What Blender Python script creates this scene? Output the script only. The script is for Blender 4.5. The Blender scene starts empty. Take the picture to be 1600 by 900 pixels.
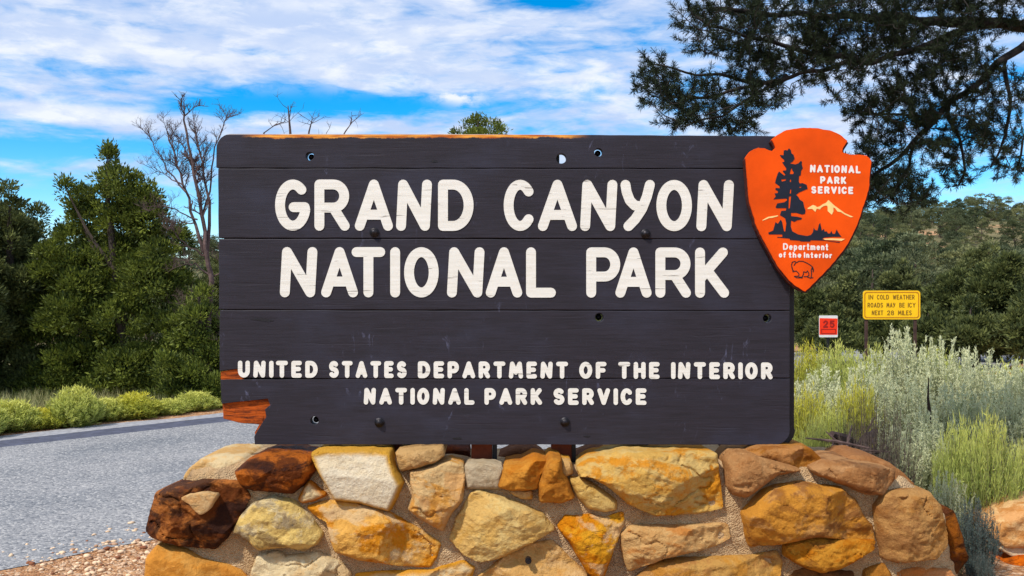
import bpy, bmesh, math, random
import numpy as np
from mathutils import Vector, noise as mnoise
from mathutils.geometry import delaunay_2d_cdt

C = bpy.context.scene
COL = C.collection
F = 1570.0            # focal length of the photograph in its own pixels
EYE = 1.6             # eye height in metres
BY = 5.2333           # distance of the sign board

# ------------------------------------------------------------------ camera, sky, sun, exposure
cam_d = bpy.data.cameras.new('camera')
cam_d.sensor_width = 36.0
cam_d.lens = 36.0 * F / 1600.0
cam_d.clip_start = 0.05
cam_d.clip_end = 6000
cam = bpy.data.objects.new('camera', cam_d)
COL.objects.link(cam)
cam.location = (0, 0, EYE)
cam.rotation_euler = (math.radians(90), 0, 0)
C.camera = cam

SUN_AZ = math.radians(-134)     # clockwise from +Y: behind the camera, to its left
SUN_EL = math.radians(53)
SUN_DIR = Vector((math.sin(SUN_AZ) * math.cos(SUN_EL), math.cos(SUN_AZ) * math.cos(SUN_EL), math.sin(SUN_EL)))
sd = bpy.data.lights.new('sun', 'SUN')
sd.energy = 3.9
sd.angle = math.radians(3)
sd.color = (1.0, 0.94, 0.85)
so = bpy.data.objects.new('sun', sd)
COL.objects.link(so)
so.rotation_euler = (-SUN_DIR).to_track_quat('-Z', 'Y').to_euler()
so.location = (-10, -10, 20)

C.view_settings.view_transform = 'Standard'
C.view_settings.look = 'None'
C.view_settings.exposure = 0.22
C.view_settings.gamma = 1.0
C.view_settings.use_curve_mapping = False


class NT:
    """small node-tree writer"""
    def __init__(self, tree):
        self.t = tree
        self.n = tree.nodes
        self.l = tree.links

    def node(self, kind, **kw):
        nd = self.n.new(kind)
        for k, v in kw.items():
            setattr(nd, k, v)
        return nd

    def put(self, sock, v):
        if v is None:
            return
        if isinstance(v, bpy.types.NodeSocket):
            self.l.new(v, sock)
        elif isinstance(v, (tuple, list)) and len(v) == 3 and sock.type == 'RGBA':
            sock.default_value = (*v, 1)
        else:
            sock.default_value = v

    def math(self, op, a, b=None, c=None, clamp=False):
        m = self.node('ShaderNodeMath', operation=op, use_clamp=clamp)
        self.put(m.inputs[0], a)
        self.put(m.inputs[1], b)
        self.put(m.inputs[2], c)
        return m.outputs[0]

    def mix(self, f, a, b, mode='MIX'):
        m = self.node('ShaderNodeMix', data_type='RGBA', blend_type=mode, clamp_factor=True)
        self.put(m.inputs[0], f)
        self.put(m.inputs[6], a)
        self.put(m.inputs[7], b)
        return m.outputs[2]

    def noise(self, vec, scale, detail=4, rough=0.55, dist=0.0):
        m = self.node('ShaderNodeTexNoise')
        self.put(m.inputs['Vector'], vec)
        m.inputs['Scale'].default_value = scale
        m.inputs['Detail'].default_value = detail
        m.inputs['Roughness'].default_value = rough
        m.inputs['Distortion'].default_value = dist
        return m.outputs['Fac']

    def voronoi(self, vec, scale, feature='F1', out='Distance'):
        m = self.node('ShaderNodeTexVoronoi', feature=feature)
        self.put(m.inputs['Vector'], vec)
        m.inputs['Scale'].default_value = scale
        return m.outputs[out]

    def ramp(self, v, a, b, lo=0.0, hi=1.0):
        m = self.node('ShaderNodeMapRange', clamp=True)
        m.interpolation_type = 'SMOOTHSTEP'
        self.put(m.inputs[0], v)
        for i, x in enumerate((a, b, lo, hi)):
            m.inputs[i + 1].default_value = x
        return m.outputs[0]

    def mapping(self, vec, scale=(1, 1, 1), loc=(0, 0, 0), rot=(0, 0, 0)):
        m = self.node('ShaderNodeMapping')
        self.put(m.inputs['Vector'], vec)
        m.inputs['Scale'].default_value = scale
        m.inputs['Location'].default_value = loc
        m.inputs['Rotation'].default_value = rot
        return m.outputs[0]

    def bump(self, h, strength=0.5, dist=0.01, normal=None):
        m = self.node('ShaderNodeBump')
        m.inputs['Strength'].default_value = strength
        m.inputs['Distance'].default_value = dist
        self.put(m.inputs['Height'], h)
        if normal is not None:
            self.put(m.inputs['Normal'], normal)
        return m.outputs[0]


# ------------------------------------------------------------------ world: daylight sky with broken cloud
W = bpy.data.worlds.new('World')
C.world = W
W.use_nodes = True
wt = NT(W.node_tree)
for nd in list(wt.n):
    wt.n.remove(nd)
wout = wt.node('ShaderNodeOutputWorld')
bg = wt.node('ShaderNodeBackground')
bg.inputs['Strength'].default_value = 0.10
wt.l.new(bg.outputs[0], wout.inputs[0])
sky = wt.node('ShaderNodeTexSky', sky_type='NISHITA')
sky.sun_disc = False
sky.sun_elevation = SUN_EL
sky.sun_rotation = SUN_AZ
sky.altitude = 2000
sky.air_density = 1.0
sky.dust_density = 0.2
sky.ozone_density = 3.0
hsv = wt.node('ShaderNodeHueSaturation')
hsv.inputs['Hue'].default_value = 0.495
hsv.inputs['Saturation'].default_value = 1.55
hsv.inputs['Value'].default_value = 1.65
wt.l.new(sky.outputs[0], hsv.inputs['Color'])
blue = hsv.outputs[0]
tc = wt.node('ShaderNodeTexCoord').outputs['Generated']
sx = wt.node('ShaderNodeSeparateXYZ')
wt.l.new(tc, sx.inputs[0])
az = wt.math('ARCTAN2', sx.outputs[0], sx.outputs[1])
el = wt.math('ARCSINE', sx.outputs[2])
cv = wt.node('ShaderNodeCombineXYZ')
wt.l.new(az, cv.inputs[0])
wt.l.new(el, cv.inputs[1])
ae = cv.outputs[0]


def px_dir(px, py):
    u, v = (px - 800) / F, (450 - py) / F
    return math.atan(u), math.atan2(v, math.hypot(1, u))


def blob(px, py, rx, ry, amp):
    a, e = px_dir(px, py)
    da = wt.math('DIVIDE', wt.math('SUBTRACT', az, a), rx / F)
    de = wt.math('DIVIDE', wt.math('SUBTRACT', el, e), ry / F)
    s = wt.math('ADD', wt.math('MULTIPLY', da, da), wt.math('MULTIPLY', de, de))
    return wt.math('MULTIPLY', wt.math('EXPONENT', wt.math('MULTIPLY', s, -1.0)), amp)


def total(parts):
    t = parts[0]
    for p in parts[1:]:
        t = wt.math('ADD', t, p)
    return t


n_big = wt.noise(wt.mapping(ae, (5, 17, 1), (3.1, 0.4, 0)), 1.0, 7, 0.60, 0.6)
n_fine = wt.noise(wt.mapping(ae, (18, 70, 1), (1.7, 5.2, 0), (0, 0, 0.03)), 1.0, 6, 0.6, 0.4)
dens = total([wt.math('MULTIPLY', wt.math('SUBTRACT', n_big, 0.5), 1.5),
              wt.math('MULTIPLY', wt.math('SUBTRACT', n_fine, 0.5), 1.25),
              wt.ramp(el, 0.05, 0.20, 0.36, 0.68), wt.ramp(el, 0.34, 0.75, 0.0, 0.5),  # second ramp adds unseen cloud overhead to whiten the ambient light
              # open blue gaps and firmer banks of cloud
              blob(330, 168, 170, 24, -0.62), blob(560, 158, 230, 16, -0.50), blob(60, 225, 330, 24, -0.35),
              blob(60, 318, 260, 30, -0.42), blob(860, 5, 60, 14, -0.55), blob(380, 80, 80, 8, -0.3),
              blob(1250, 150, 200, 130, -0.02), blob(560, 195, 200, 14, 0.30), blob(90, 178, 200, 18, 0.45),
              blob(300, 60, 500, 60, 0.30), blob(1150, 250, 240, 60, 0.22), blob(1500, 230, 200, 60, -0.12),
              blob(700, 125, 260, 18, 0.25), blob(960, 75, 150, 50, -0.28), blob(150, 30, 200, 14, -0.2), blob(780, 70, 120, 14, -0.25), blob(240, 110, 160, 12, -0.25)])
puffs = total([blob(525, 112, 30, 22, 0.9), blob(730, 152, 42, 18, 0.9), blob(655, 48, 14, 10, 0.7), blob(690, 150, 30, 9, 0.5),
               blob(100, 85, 120, 24, 0.55), blob(450, 8, 120, 12, 0.5), blob(560, 30, 25, 14, 0.4), blob(930, 130, 60, 12, 0.5),
               blob(640, 130, 70, 16, 0.4), blob(300, 128, 200, 12, 0.35), blob(100, 180, 160, 12, 0.5)])
n_puff = wt.noise(wt.mapping(ae, (34, 60, 1), (0.7, 1.2, 0)), 1.0, 6, 0.62)
pw = wt.math('MULTIPLY', puffs, wt.ramp(n_puff, 0.30, 0.62))
cover = wt.math('MAXIMUM', wt.ramp(dens, 0.16, 0.92), wt.math('MULTIPLY', pw, 1.0), clamp=True)
cover = wt.math('MULTIPLY', cover, 0.96)
shade = wt.noise(wt.mapping(ae, (7, 26, 1), (9, 2, 0)), 1.0, 6, 0.6, 0.3)
bil = wt.noise(wt.mapping(ae, (13, 40, 1), (4, 7, 0)), 1.0, 7, 0.62, 0.25)
white = wt.math('ADD', wt.math('ADD', wt.ramp(shade, 0.42, 0.70, 0, .55), wt.ramp(bil, 0.46, 0.64, 0, .6)), pw, clamp=True)
cloud = wt.mix(white, (4.9, 6.0, 8.3), (8.1, 8.4, 9.0))
wt.l.new(wt.mix(cover, blue, cloud), bg.inputs['Color'])


# ------------------------------------------------------------------ helpers
def lin(r, g, b, k=1.0):
    f = lambda c: (c / 255 / 12.92) if c <= 10 else ((c / 255 + 0.055) / 1.055) ** 2.4
    return (f(r) * k, f(g) * k, f(b) * k)


def P(px, py, Y):
    return ((px - 800) / F * Y, Y, EYE - (py - 450) / F * Y)


def tag(o, label=None, cat=None, group=None, kind=None):
    if label: o['label'] = label
    if cat: o['category'] = cat
    if group: o['group'] = group
    if kind: o['kind'] = kind
    return o


def thing(name, loc, label, cat, group=None):
    o = bpy.data.objects.new(name, None)
    o.empty_display_size = 0.2
    COL.objects.link(o)
    o.location = loc
    return tag(o, label, cat, group)


def base_of(o):
    v = Vector((0, 0, 0))
    while o is not None:
        v += Vector(o.location)
        o = o.parent
    return v


def mesh_obj(name, V, Fc, mats, parent=None, origin=None, smooth=False, attrs=None, midx=None):
    """V in world coordinates; faces as list of tuples or an (N,k) array"""
    V = np.asarray(V, dtype=np.float64).reshape(-1, 3)
    off = base_of(parent) if parent is not None else Vector(origin or (0, 0, 0))
    V = V - np.array(off)
    me = bpy.data.meshes.new(name)
    if isinstance(Fc, np.ndarray):
        n, k = Fc.shape
        me.vertices.add(len(V)); me.loops.add(n * k); me.polygons.add(n)
        me.vertices.foreach_set('co', V.astype(np.float32).ravel())
        me.loops.foreach_set('vertex_index', Fc.astype(np.int32).ravel())
        me.polygons.foreach_set('loop_start', np.arange(n, dtype=np.int32) * k)
        me.update(calc_edges=True)
    else:
        me.from_pydata([tuple(v) for v in V], [], Fc)
    for m in (mats if isinstance(mats, (list, tuple)) else [mats]):
        me.materials.append(m)
    if midx is not None:
        me.polygons.foreach_set('material_index', np.asarray(midx, dtype=np.int32))
    if smooth:
        me.polygons.foreach_set('use_smooth', np.ones(len(me.polygons), dtype=bool))
    for k, a in (attrs or {}).items():
        at = me.attributes.new(k, 'FLOAT', 'POINT')
        at.data.foreach_set('value', np.asarray(a, dtype=np.float32))
    me.validate()
    o = bpy.data.objects.new(name, me)
    COL.objects.link(o)
    if parent is not None:
        o.parent = parent
    else:
        o.location = off
    return o


def copy_tree(o, parent=None):
    c = o.copy()
    COL.objects.link(c)
    if parent is not None:
        c.parent = parent
    for ch in list(o.children):
        copy_tree(ch, c)
    return c


def nz(x, y, z=0.0):
    return mnoise.noise((x, y, z))


def material(name):
    m = bpy.data.materials.new(name)
    m.use_nodes = True
    t = NT(m.node_tree)
    b = t.n['Principled BSDF']
    return m, t, b


def objco(t):
    return t.node('ShaderNodeTexCoord').outputs['Object']


def attr(t, name):
    return t.node('ShaderNodeAttribute', attribute_name=name).outputs['Fac']


def plain(name, col, rough=0.6, var=0.15, scale=30, bump=0.2, metal=0.0, spec=0.4):
    m, t, b = material(name)
    co = objco(t)
    n = t.noise(co, scale, 5)
    b.inputs['Base Color'].default_value = (*col, 1)
    t.put(b.inputs['Base Color'], t.mix(t.ramp(n, 0.3, 0.7), tuple(c * (1 - var) for c in col), tuple(min(1, c * (1 + var)) for c in col)))
    b.inputs['Roughness'].default_value = rough
    b.inputs['Metallic'].default_value = metal
    b.inputs['Specular IOR Level'].default_value = spec
    t.put(b.inputs['Normal'], t.bump(t.noise(co, scale * 4, 4), bump, 0.004))
    return m


def chaikin(P2, times=1):
    P2 = np.asarray(P2, float)
    for _ in range(times):
        Q = np.roll(P2, -1, 0)
        P2 = np.stack([P2 * .78 + Q * .22, P2 * .22 + Q * .78], 1).reshape(-1, 2)
    return P2


def resample(P2, step):
    P2 = np.asarray(P2, float)
    out = []
    for a, b in zip(P2, np.roll(P2, -1, 0)):
        n = max(1, int(round(np.linalg.norm(b - a) / step)))
        for i in range(n):
            out.append(a + (b - a) * i / n)
    return np.array(out)


def inside(poly, pts):
    poly = np.asarray(poly); pts = np.asarray(pts)
    r = np.zeros(len(pts), bool)
    x, y = pts[:, 0], pts[:, 1]
    j = len(poly) - 1
    for i in range(len(poly)):
        xi, yi = poly[i]; xj, yj = poly[j]
        if yi != yj:
            c = ((yi > y) != (yj > y)) & (x < (xj - xi) * (y - yi) / (yj - yi) + xi)
            r ^= c
        j = i
    return r


def edge_dist(poly, pts):
    poly = np.asarray(poly); pts = np.asarray(pts)
    d = np.full(len(pts), 1e9)
    for a, b in zip(poly, np.roll(poly, -1, 0)):
        ab = b - a
        L = max(ab @ ab, 1e-12)
        t = np.clip(((pts - a) @ ab) / L, 0, 1)
        d = np.minimum(d, np.linalg.norm(pts - a - t[:, None] * ab, axis=1))
    return d


def signed_area(p):
    p = np.asarray(p)
    q = np.roll(p, -1, 0)
    return 0.5 * np.sum(p[:, 0] * q[:, 1] - q[:, 0] * p[:, 1])


def cdt_faces(faces2d, holes=()):
    """union of 2-D polygons, minus holes -> verts, triangles"""
    vs, fs = [], []
    for f in faces2d:
        f = np.asarray(f)
        if signed_area(f) < 0: f = f[::-1]
        fs.append(list(range(len(vs), len(vs) + len(f))))
        vs += [Vector((float(x), float(y))) for x, y in f]
    es = []
    for h in holes:
        k = len(vs)
        vs += [Vector((float(x), float(y))) for x, y in h]
        es += [(k + i, k + (i + 1) % len(h)) for i in range(len(h))]
    V, E, T, ov, oe, of = delaunay_2d_cdt(vs, es, fs, 0, 1e-7)
    V = np.array([(v.x, v.y) for v in V])
    T2 = []
    cen = np.array([V[list(t)].mean(0) for t in T])
    bad = np.zeros(len(T), bool)
    for h in holes:
        bad |= inside(h, cen)
    for t, o, bd in zip(T, of, bad):
        if o and not bd:
            T2.append(tuple(t))
    return V, T2


def solid(V2, T, yf, yb):
    """front at y=yf (facing -Y), sides back to yb, back face; coordinates (x, z)"""
    n = len(V2)
    V = [(x, yf, z) for x, z in V2] + [(x, yb, z) for x, z in V2]
    Fc = []
    cnt = {}
    for t in T:
        a, b, c = t
        ar = (V2[b][0] - V2[a][0]) * (V2[c][1] - V2[a][1]) - (V2[c][0] - V2[a][0]) * (V2[b][1] - V2[a][1])
        if ar < 0: t = (a, c, b)
        Fc.append(t)
        Fc.append(tuple(n + i for i in reversed(t)))
        for i in range(3):
            e = (t[i], t[(i + 1) % 3])
            cnt[e] = cnt.get(e, 0) + 1
    for (i, j) in list(cnt):
        if (j, i) not in cnt:
            Fc.append((j, i, n + i, n + j))
    return V, Fc


def circle(cx, cz, r, n=18):
    return [(cx + r * math.cos(2 * math.pi * i / n), cz + r * math.sin(2 * math.pi * i / n)) for i in range(n)]


def B(px, py, Y=BY):
    """board pixel -> (x, z) on the plane at Y"""
    return ((px - 800) / F * Y, EYE - (py - 450) / F * Y)


def Bs(pts, Y=BY):
    return [B(x, y, Y) for x, y in pts]


def box(x0, x1, y0, y1, z0, z1):
    V = [(x, y, z) for z in (z0, z1) for y in (y0, y1) for x in (x0, x1)]
    return V, [(0, 2, 3, 1), (4, 5, 7, 6), (0, 1, 5, 4), (2, 6, 7, 3), (0, 4, 6, 2), (1, 3, 7, 5)]


def bevel(o, w, seg=2):
    m = o.modifiers.new('bevel', 'BEVEL')
    m.width = w; m.segments = seg; m.limit_method = 'ANGLE'; m.angle_limit = math.radians(40)
    return o


class MB:
    """collects pieces of geometry for one mesh"""
    def __init__(self): self.V = []; self.F = []
    def add(self, V, Fc):
        k = len(self.V)
        self.V += [tuple(v) for v in V]
        self.F += [tuple(k + i for i in f) for f in Fc]
    def tube(self, pts, rad, n=7, cap=True):
        pts = [Vector(p) for p in pts]
        k = len(self.V)
        up = Vector((0.13, 0.31, 0.94))
        for i, p in enumerate(pts):
            d = (pts[min(i + 1, len(pts) - 1)] - pts[max(i - 1, 0)])
            if d.length < 1e-9: d = Vector((0, 0, 1))
            d.normalize()
            a = d.cross(up)
            if a.length < 1e-3: a = d.cross(Vector((1, 0, 0)))
            a.normalize(); b = d.cross(a)
            r = rad[i] if hasattr(rad, '__len__') else rad
            for j in range(n):
                t = 2 * math.pi * j / n
                self.V.append(tuple(p + a * (r * math.cos(t)) + b * (r * math.sin(t))))
        for i in range(len(pts) - 1):
            for j in range(n):
                j2 = (j + 1) % n
                self.F.append((k + i * n + j, k + i * n + j2, k + (i + 1) * n + j2, k + (i + 1) * n + j))
        if cap:
            self.F.append(tuple(k + j for j in reversed(range(n))))
            self.F.append(tuple(k + (len(pts) - 1) * n + j for j in range(n)))
    def build(self, name, mat, parent=None, **kw):
        return mesh_obj(name, self.V, self.F, mat, parent, **kw)

# ------------------------------------------------------------------ ground, road, hills
ROAD_N = np.array((0.75, -0.66)) / math.hypot(.75, .66)
ROAD_T = np.array((0.66, 0.75)) / math.hypot(.75, .66)


def road_d(x, y):
    """distance past the near edge of the road (negative on the sign's side)"""
    return -(x * ROAD_N[0] + y * ROAD_N[1]) - 5.95


def smooth(a, b, v):
    t = min(1.0, max(0.0, (v - a) / (b - a)))
    return t * t * (3 - 2 * t)


def height(x, y):
    R = math.hypot(x, y)
    d = road_d(x, y)
    a = math.atan2(x, max(y, 1e-3)) if y > 0 else (1.5 if x > 0 else -1.5)
    ridge = 6.0 + 5.0 * smooth(-0.2, 0.45, a)
    h = ridge * smooth(38, 165, R) * smooth(7, 30, d)
    h += (0.9 * nz(x * .03, y * .03, 4) + 0.3 * nz(x * .1, y * .1, 7)) * smooth(8, 40, d)
    return h


def gm():
    m, t, b = material('dry_soil')
    co = objco(t)
    n1 = t.noise(co, 0.7, 6, 0.6)
    n2 = t.noise(co, 18, 6, 0.7)
    v = t.voronoi(co, 42, 'F1', 'Color')
    sp = t.node('ShaderNodeSeparateColor')
    t.l.new(v, sp.inputs[0])
    c = t.mix(t.ramp(n1, .35, .65), lin(196, 138, 92, .75), lin(224, 178, 132, .8))
    c = t.mix(t.ramp(n2, .35, .7), c, lin(150, 92, 58, .7))
    c = t.mix(t.math('MULTIPLY', t.ramp(sp.outputs[0], .55, .95), .6), c, lin(236, 208, 176, .9))
    # scrub and needle litter cover the slopes, bare soil shows in patches
    sz = t.node('ShaderNodeSeparateXYZ')
    t.l.new(co, sz.inputs[0])
    off = t.node('ShaderNodeVectorMath', operation='DOT_PRODUCT')
    t.l.new(co, off.inputs[0])
    off.inputs[1].default_value = (ROAD_N[0], ROAD_N[1], 0)
    slope = t.math('MULTIPLY', t.ramp(off.outputs['Value'], -12.6, -14.5), t.ramp(t.math('ADD', t.noise(co, .06, 4, .6), t.math('MULTIPLY', t.noise(co, .7, 5, .7), .25)), .76, .66))
    c = t.mix(slope, c, t.mix(t.noise(co, .9, 6, .7), (.08, .085, .038), (.27, .23, .125)))
    t.put(b.inputs['Base Color'], c)
    b.inputs['Roughness'].default_value = .95
    b.inputs['Specular IOR Level'].default_value = .1
    hgt = t.math('ADD', t.math('MULTIPLY', t.voronoi(co, 60), -.7), t.noise(co, 9, 7, .7))
    t.put(b.inputs['Normal'], t.bump(hgt, .9, .03))
    return m


def am():
    m, t, b = material('chip_seal_asphalt')
    co = objco(t)
    st = t.mapping(co, (1, 1, 1))
    v = t.voronoi(st, 62, 'F1', 'Color')
    sp = t.node('ShaderNodeSeparateColor')
    t.l.new(v, sp.inputs[0])
    big = t.noise(co, .9, 5, .6)
    # tyre-worn bands run along the road
    along = t.node('ShaderNodeVectorMath', operation='DOT_PRODUCT')
    t.l.new(co, along.inputs[0])
    along.inputs[1].default_value = (ROAD_N[0], ROAD_N[1], 0)
    w = t.node('ShaderNodeCombineXYZ')
    t.l.new(along.outputs['Value'], w.inputs[0])
    band = t.noise(w.outputs[0], 1.1, 3, .5)
    c = t.mix(t.ramp(big, .3, .7), lin(146, 150, 156, .58), lin(178, 178, 180, .60))
    c = t.mix(t.math('MULTIPLY', t.ramp(band, .4, .65), .45), c, lin(192, 190, 190, .60))
    mid = t.noise(co, 16, 6, .75)
    c = t.mix(t.math('MULTIPLY', t.ramp(mid, .50, .66), .40), c, lin(96, 104, 116, .6))
    c = t.mix(t.math('MULTIPLY', t.ramp(sp.outputs[0], .62, .9), .55), c, lin(74, 82, 96, .6))
    c = t.mix(t.math('MULTIPLY', t.ramp(sp.outputs[1], .70, .95), .40), c, lin(232, 228, 222, .8))
    t.put(b.inputs['Base Color'], c)
    b.inputs['Roughness'].default_value = .9
    b.inputs['Specular IOR Level'].default_value = .2
    hgt = t.math('ADD', t.math('MULTIPLY', t.voronoi(st, 62), -1.0), t.math('MULTIPLY', mid, .8))
    t.put(b.inputs['Normal'], t.bump(hgt, .5, .012))
    return m


M_SOIL, M_ROAD = gm(), am()
M_EDGE_STRIP = plain('dark_edge_strip', lin(94, 98, 118, .58), .85, .22, 9, .5)  # darker blue-grey strip along the far edge of the road
M_SHOULDER = plain('pale_shoulder', lin(178, 178, 184, .62), .9, .25, 14, .6)


def axis(lo, hi, near, grow):
    a = [0.0]
    st = near
    while a[-1] < hi:
        if a[-1] > 12: st *= grow
        a.append(a[-1] + st)
    b = [0.0]
    st = near
    while b[-1] > lo:
        if b[-1] < -12: st *= grow
        b.append(b[-1] - st)
    return np.array(sorted(set(a + b)))


def make_ground():
    xs = axis(-1500, 1500, 1.0, 1.06)
    ys = axis(-600, 2500, 1.0, 1.05)
    V = [(x, y, height(x, y)) for y in ys for x in xs]
    n = len(xs)
    i, j = np.meshgrid(np.arange(len(ys) - 1), np.arange(n - 1), indexing='ij')
    k = (i * n + j).ravel()
    Fc = np.stack([k, k + 1, k + n + 1, k + n], 1)
    tag(mesh_obj('ground', V, Fc, M_SOIL, smooth=True), kind='structure')


make_ground()


def strip(name, d0, d1, z, mat, wob0=0.0, wob1=0.0, s0=-40, s1=160, step=.5):
    V, Fc = [], []
    ss = np.arange(s0, s1 + step, step)
    for s in ss:
        e0 = d0 + wob0 * (nz(s * .8, 3.3) + .7 * nz(s * 2.7, 9.1))
        e1 = d1 + wob1 * (nz(s * .8, 7.3) + .7 * nz(s * 2.7, 1.1))
        for d in (e0, e1):
            p = ROAD_T * s - ROAD_N * (d + 5.95)
            V.append((p[0], p[1], z))
    for i in range(len(ss) - 1):
        k = 2 * i
        Fc.append((k, k + 2, k + 3, k + 1))
    o = mesh_obj(name, V, Fc, mat)
    return tag(o, kind='structure')


strip('road', 0, 4.55, .004, M_ROAD, .10, 0)
strip('road_edge_strip', 4.55, 5.0, .004, M_EDGE_STRIP, 0, .03)
strip('road_shoulder', 5.0, 5.35, .004, M_SHOULDER, .03, .12)

# ------------------------------------------------------------------ lettering made of round-ended strokes


def arc(cx, cy, rx, ry, a0, a1, n=14):
    return [(cx + rx * math.cos(math.radians(a0 + (a1 - a0) * i / n)), cy + ry * math.sin(math.radians(a0 + (a1 - a0) * i / n))) for i in range(n + 1)]


G = {
    'A': (1.0, [[(0, 0), (.5, 1), (1, 0)], [(.14, .27), (.86, .27)]]),
    'B': (.85, [[(0, 0), (0, 1)], [(0, 1), (.55, 1)] + arc(.55, .76, .35, .24, 90, -90) + [(0, .52)], [(0, .52), (.6, .52)] + arc(.6, .26, .4, .26, 90, -90) + [(0, 0)]]),
    'C': (.85, [arc(.55, .5, .55, .5, 42, 318, 22)]),
    'D': (.95, [[(0, 0), (0, 1)], [(0, 1), (.4, 1)] + arc(.4, .5, .6, .5, 90, -90, 18) + [(0, 0)]]),
    'E': (.75, [[(1, 1), (0, 1), (0, 0), (1, 0)], [(0, .52), (.85, .52)]]),
    'F': (.72, [[(1, 1), (0, 1), (0, 0)], [(0, .5), (.85, .5)]]),
    'G': (.95, [arc(.52, .5, .52, .5, 48, 345, 22) + [(1, .45)], [(.55, .45), (1, .45)]]),
    'H': (.9, [[(0, 0), (0, 1)], [(1, 0), (1, 1)], [(0, .5), (1, .5)]]),
    'I': (.0, [[(.5, 0), (.5, 1)]]),
    'K': (.85, [[(0, 0), (0, 1)], [(.95, 1), (.05, .38)], [(.3, .55), (1, 0)]]),
    'L': (.75, [[(0, 1), (0, 0), (1, 0)]]),
    'M': (1.15, [[(0, 0), (.12, 1), (.5, .3), (.88, 1), (1, 0)]]),
    'N': (.95, [[(0, 0), (.08, 1), (.92, 0), (1, 1)]]),
    'O': (.95, [arc(.5, .5, .5, .5, 0, 360, 32)]),
    'P': (.85, [[(0, 0), (0, 1)], [(0, 1), (.55, 1)] + arc(.55, .7, .45, .3, 90, -90) + [(0, .4)]]),
    'R': (.85, [[(0, 0), (0, 1)], [(0, 1), (.55, 1)] + arc(.55, .72, .43, .28, 90, -90) + [(0, .44)], [(.55, .44), (1, 0)]]),
    'S': (.8, [arc(.5, .755, .46, .245, 35, 270, 14)[:-1] + arc(.5, .255, .5, .255, 90, -145, 14)]),
    'T': (.9, [[(0, 1), (1, 1)], [(.5, 1), (.5, 0)]]),
    'U': (.9, [[(0, 1), (0, .38)] + arc(.5, .38, .5, .38, 180, 360) + [(1, 1)]]),
    'V': (.95, [[(0, 1), (.5, 0), (1, 1)]]),
    'W': (1.2, [[(0, 1), (.25, 0), (.5, .8), (.75, 0), (1, 1)]]),
    'X': (.85, [[(0, 0), (1, 1)], [(0, 1), (1, 0)]]),
    'Y': (.9, [[(0, 1), (.05, .82), (.18, .62), (.38, .50), (.60, .48)], [(1, 1), (.88, .72), (.68, .42), (.4, .17), (.12, 0)]]),
    'y': (.9, [[(0, 1), (.5, .5), (1, 1)], [(.5, .5), (.5, 0)]]),
    '2': (.75, [arc(.5, .72, .48, .28, 170, -20, 12) + [(0, 0), (1, 0)]]),
    '5': (.75, [[(.95, 1), (.12, 1), (.05, .55)] + arc(.48, .32, .5, .32, 110, -150, 14)]),
    '8': (.78, [arc(.5, .75, .42, .25, 0, 360, 20), arc(.5, .26, .5, .26, 0, 360, 20)]),
    # lower case, x height .66
    'a': (.6, [arc(.48, .32, .48, .32, 0, 360, 18), [(1, .64), (1, 0)]]),
    'e': (.6, [[(.02, .34), (.98, .34)], arc(.5, .32, .5, .32, 2, 310, 16)]),
    'p': (.6, [[(0, .64), (0, -.3)], arc(.52, .32, .48, .32, 0, 360, 18)]),
    'r': (.38, [[(0, 0), (0, .64)], arc(.7, .3, .65, .34, 150, 70, 6)]),
    't': (.4, [[(.5, .95), (.5, 0), (.95, 0)], [(0, .64), (1, .64)]]),
    'm': (.95, [[(0, 0), (0, .64)], arc(.25, .42, .25, .22, 180, 0, 8) + [(.5, 0)], arc(.75, .42, .25, .22, 180, 0, 8) + [(1, 0)]]),
    'n': (.55, [[(0, 0), (0, .64)], arc(.5, .38, .5, .26, 180, 0, 10) + [(1, 0)]]),
    'o': (.6, [arc(.5, .32, .5, .32, 0, 360, 18)]),
    'f': (.42, [[(.35, 0), (.35, .72)] + arc(.75, .76, .4, .24, 180, 70, 8), [(0, .62), (.9, .62)]]),
    'h': (.55, [[(0, 0), (0, 1)], arc(.5, .38, .5, .26, 180, 0, 10) + [(1, 0)]]),
    'i': (.0, [[(.5, 0), (.5, .64)], [(.5, .93), (.5, .95)]]),
}


def stroke_polys(pts, r, n=14, rng=None):
    out = []
    pts = [np.array(p, float) for p in pts]
    for i, p in enumerate(pts):
        out.append([(p[0] + r * math.cos(2 * math.pi * k / n + .11), p[1] + r * math.sin(2 * math.pi * k / n + .11)) for k in range(n)])
    for a, b in zip(pts[:-1], pts[1:]):
        d = b - a
        L = np.linalg.norm(d)
        if L < 1e-9: continue
        nn = np.array((-d[1], d[0])) / L * r
        out.append([a + nn, a - nn, b - nn, b + nn])
    return out


def letter_geo(ch, x0, x1, z0, z1, s, yf, yb, slant=0.0):
    """one letter filling x0..x1, z0..z1 (outer edges), stroke width s"""
    w, strokes = G[ch]
    r = s / 2
    polys = []
    for st in strokes:
        q = []
        for (u, v) in st:
            x = (x0 + x1) / 2 if ch == 'I' or ch == 'i' else x0 + r + u * (x1 - x0 - s)
            z = z0 + r + v * (z1 - z0 - s)
            q.append((x + slant * (z - z0), z))
        polys += stroke_polys(q, r)
    V2, T = cdt_faces(polys)
    return solid(V2, T, yf, yb)


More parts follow.
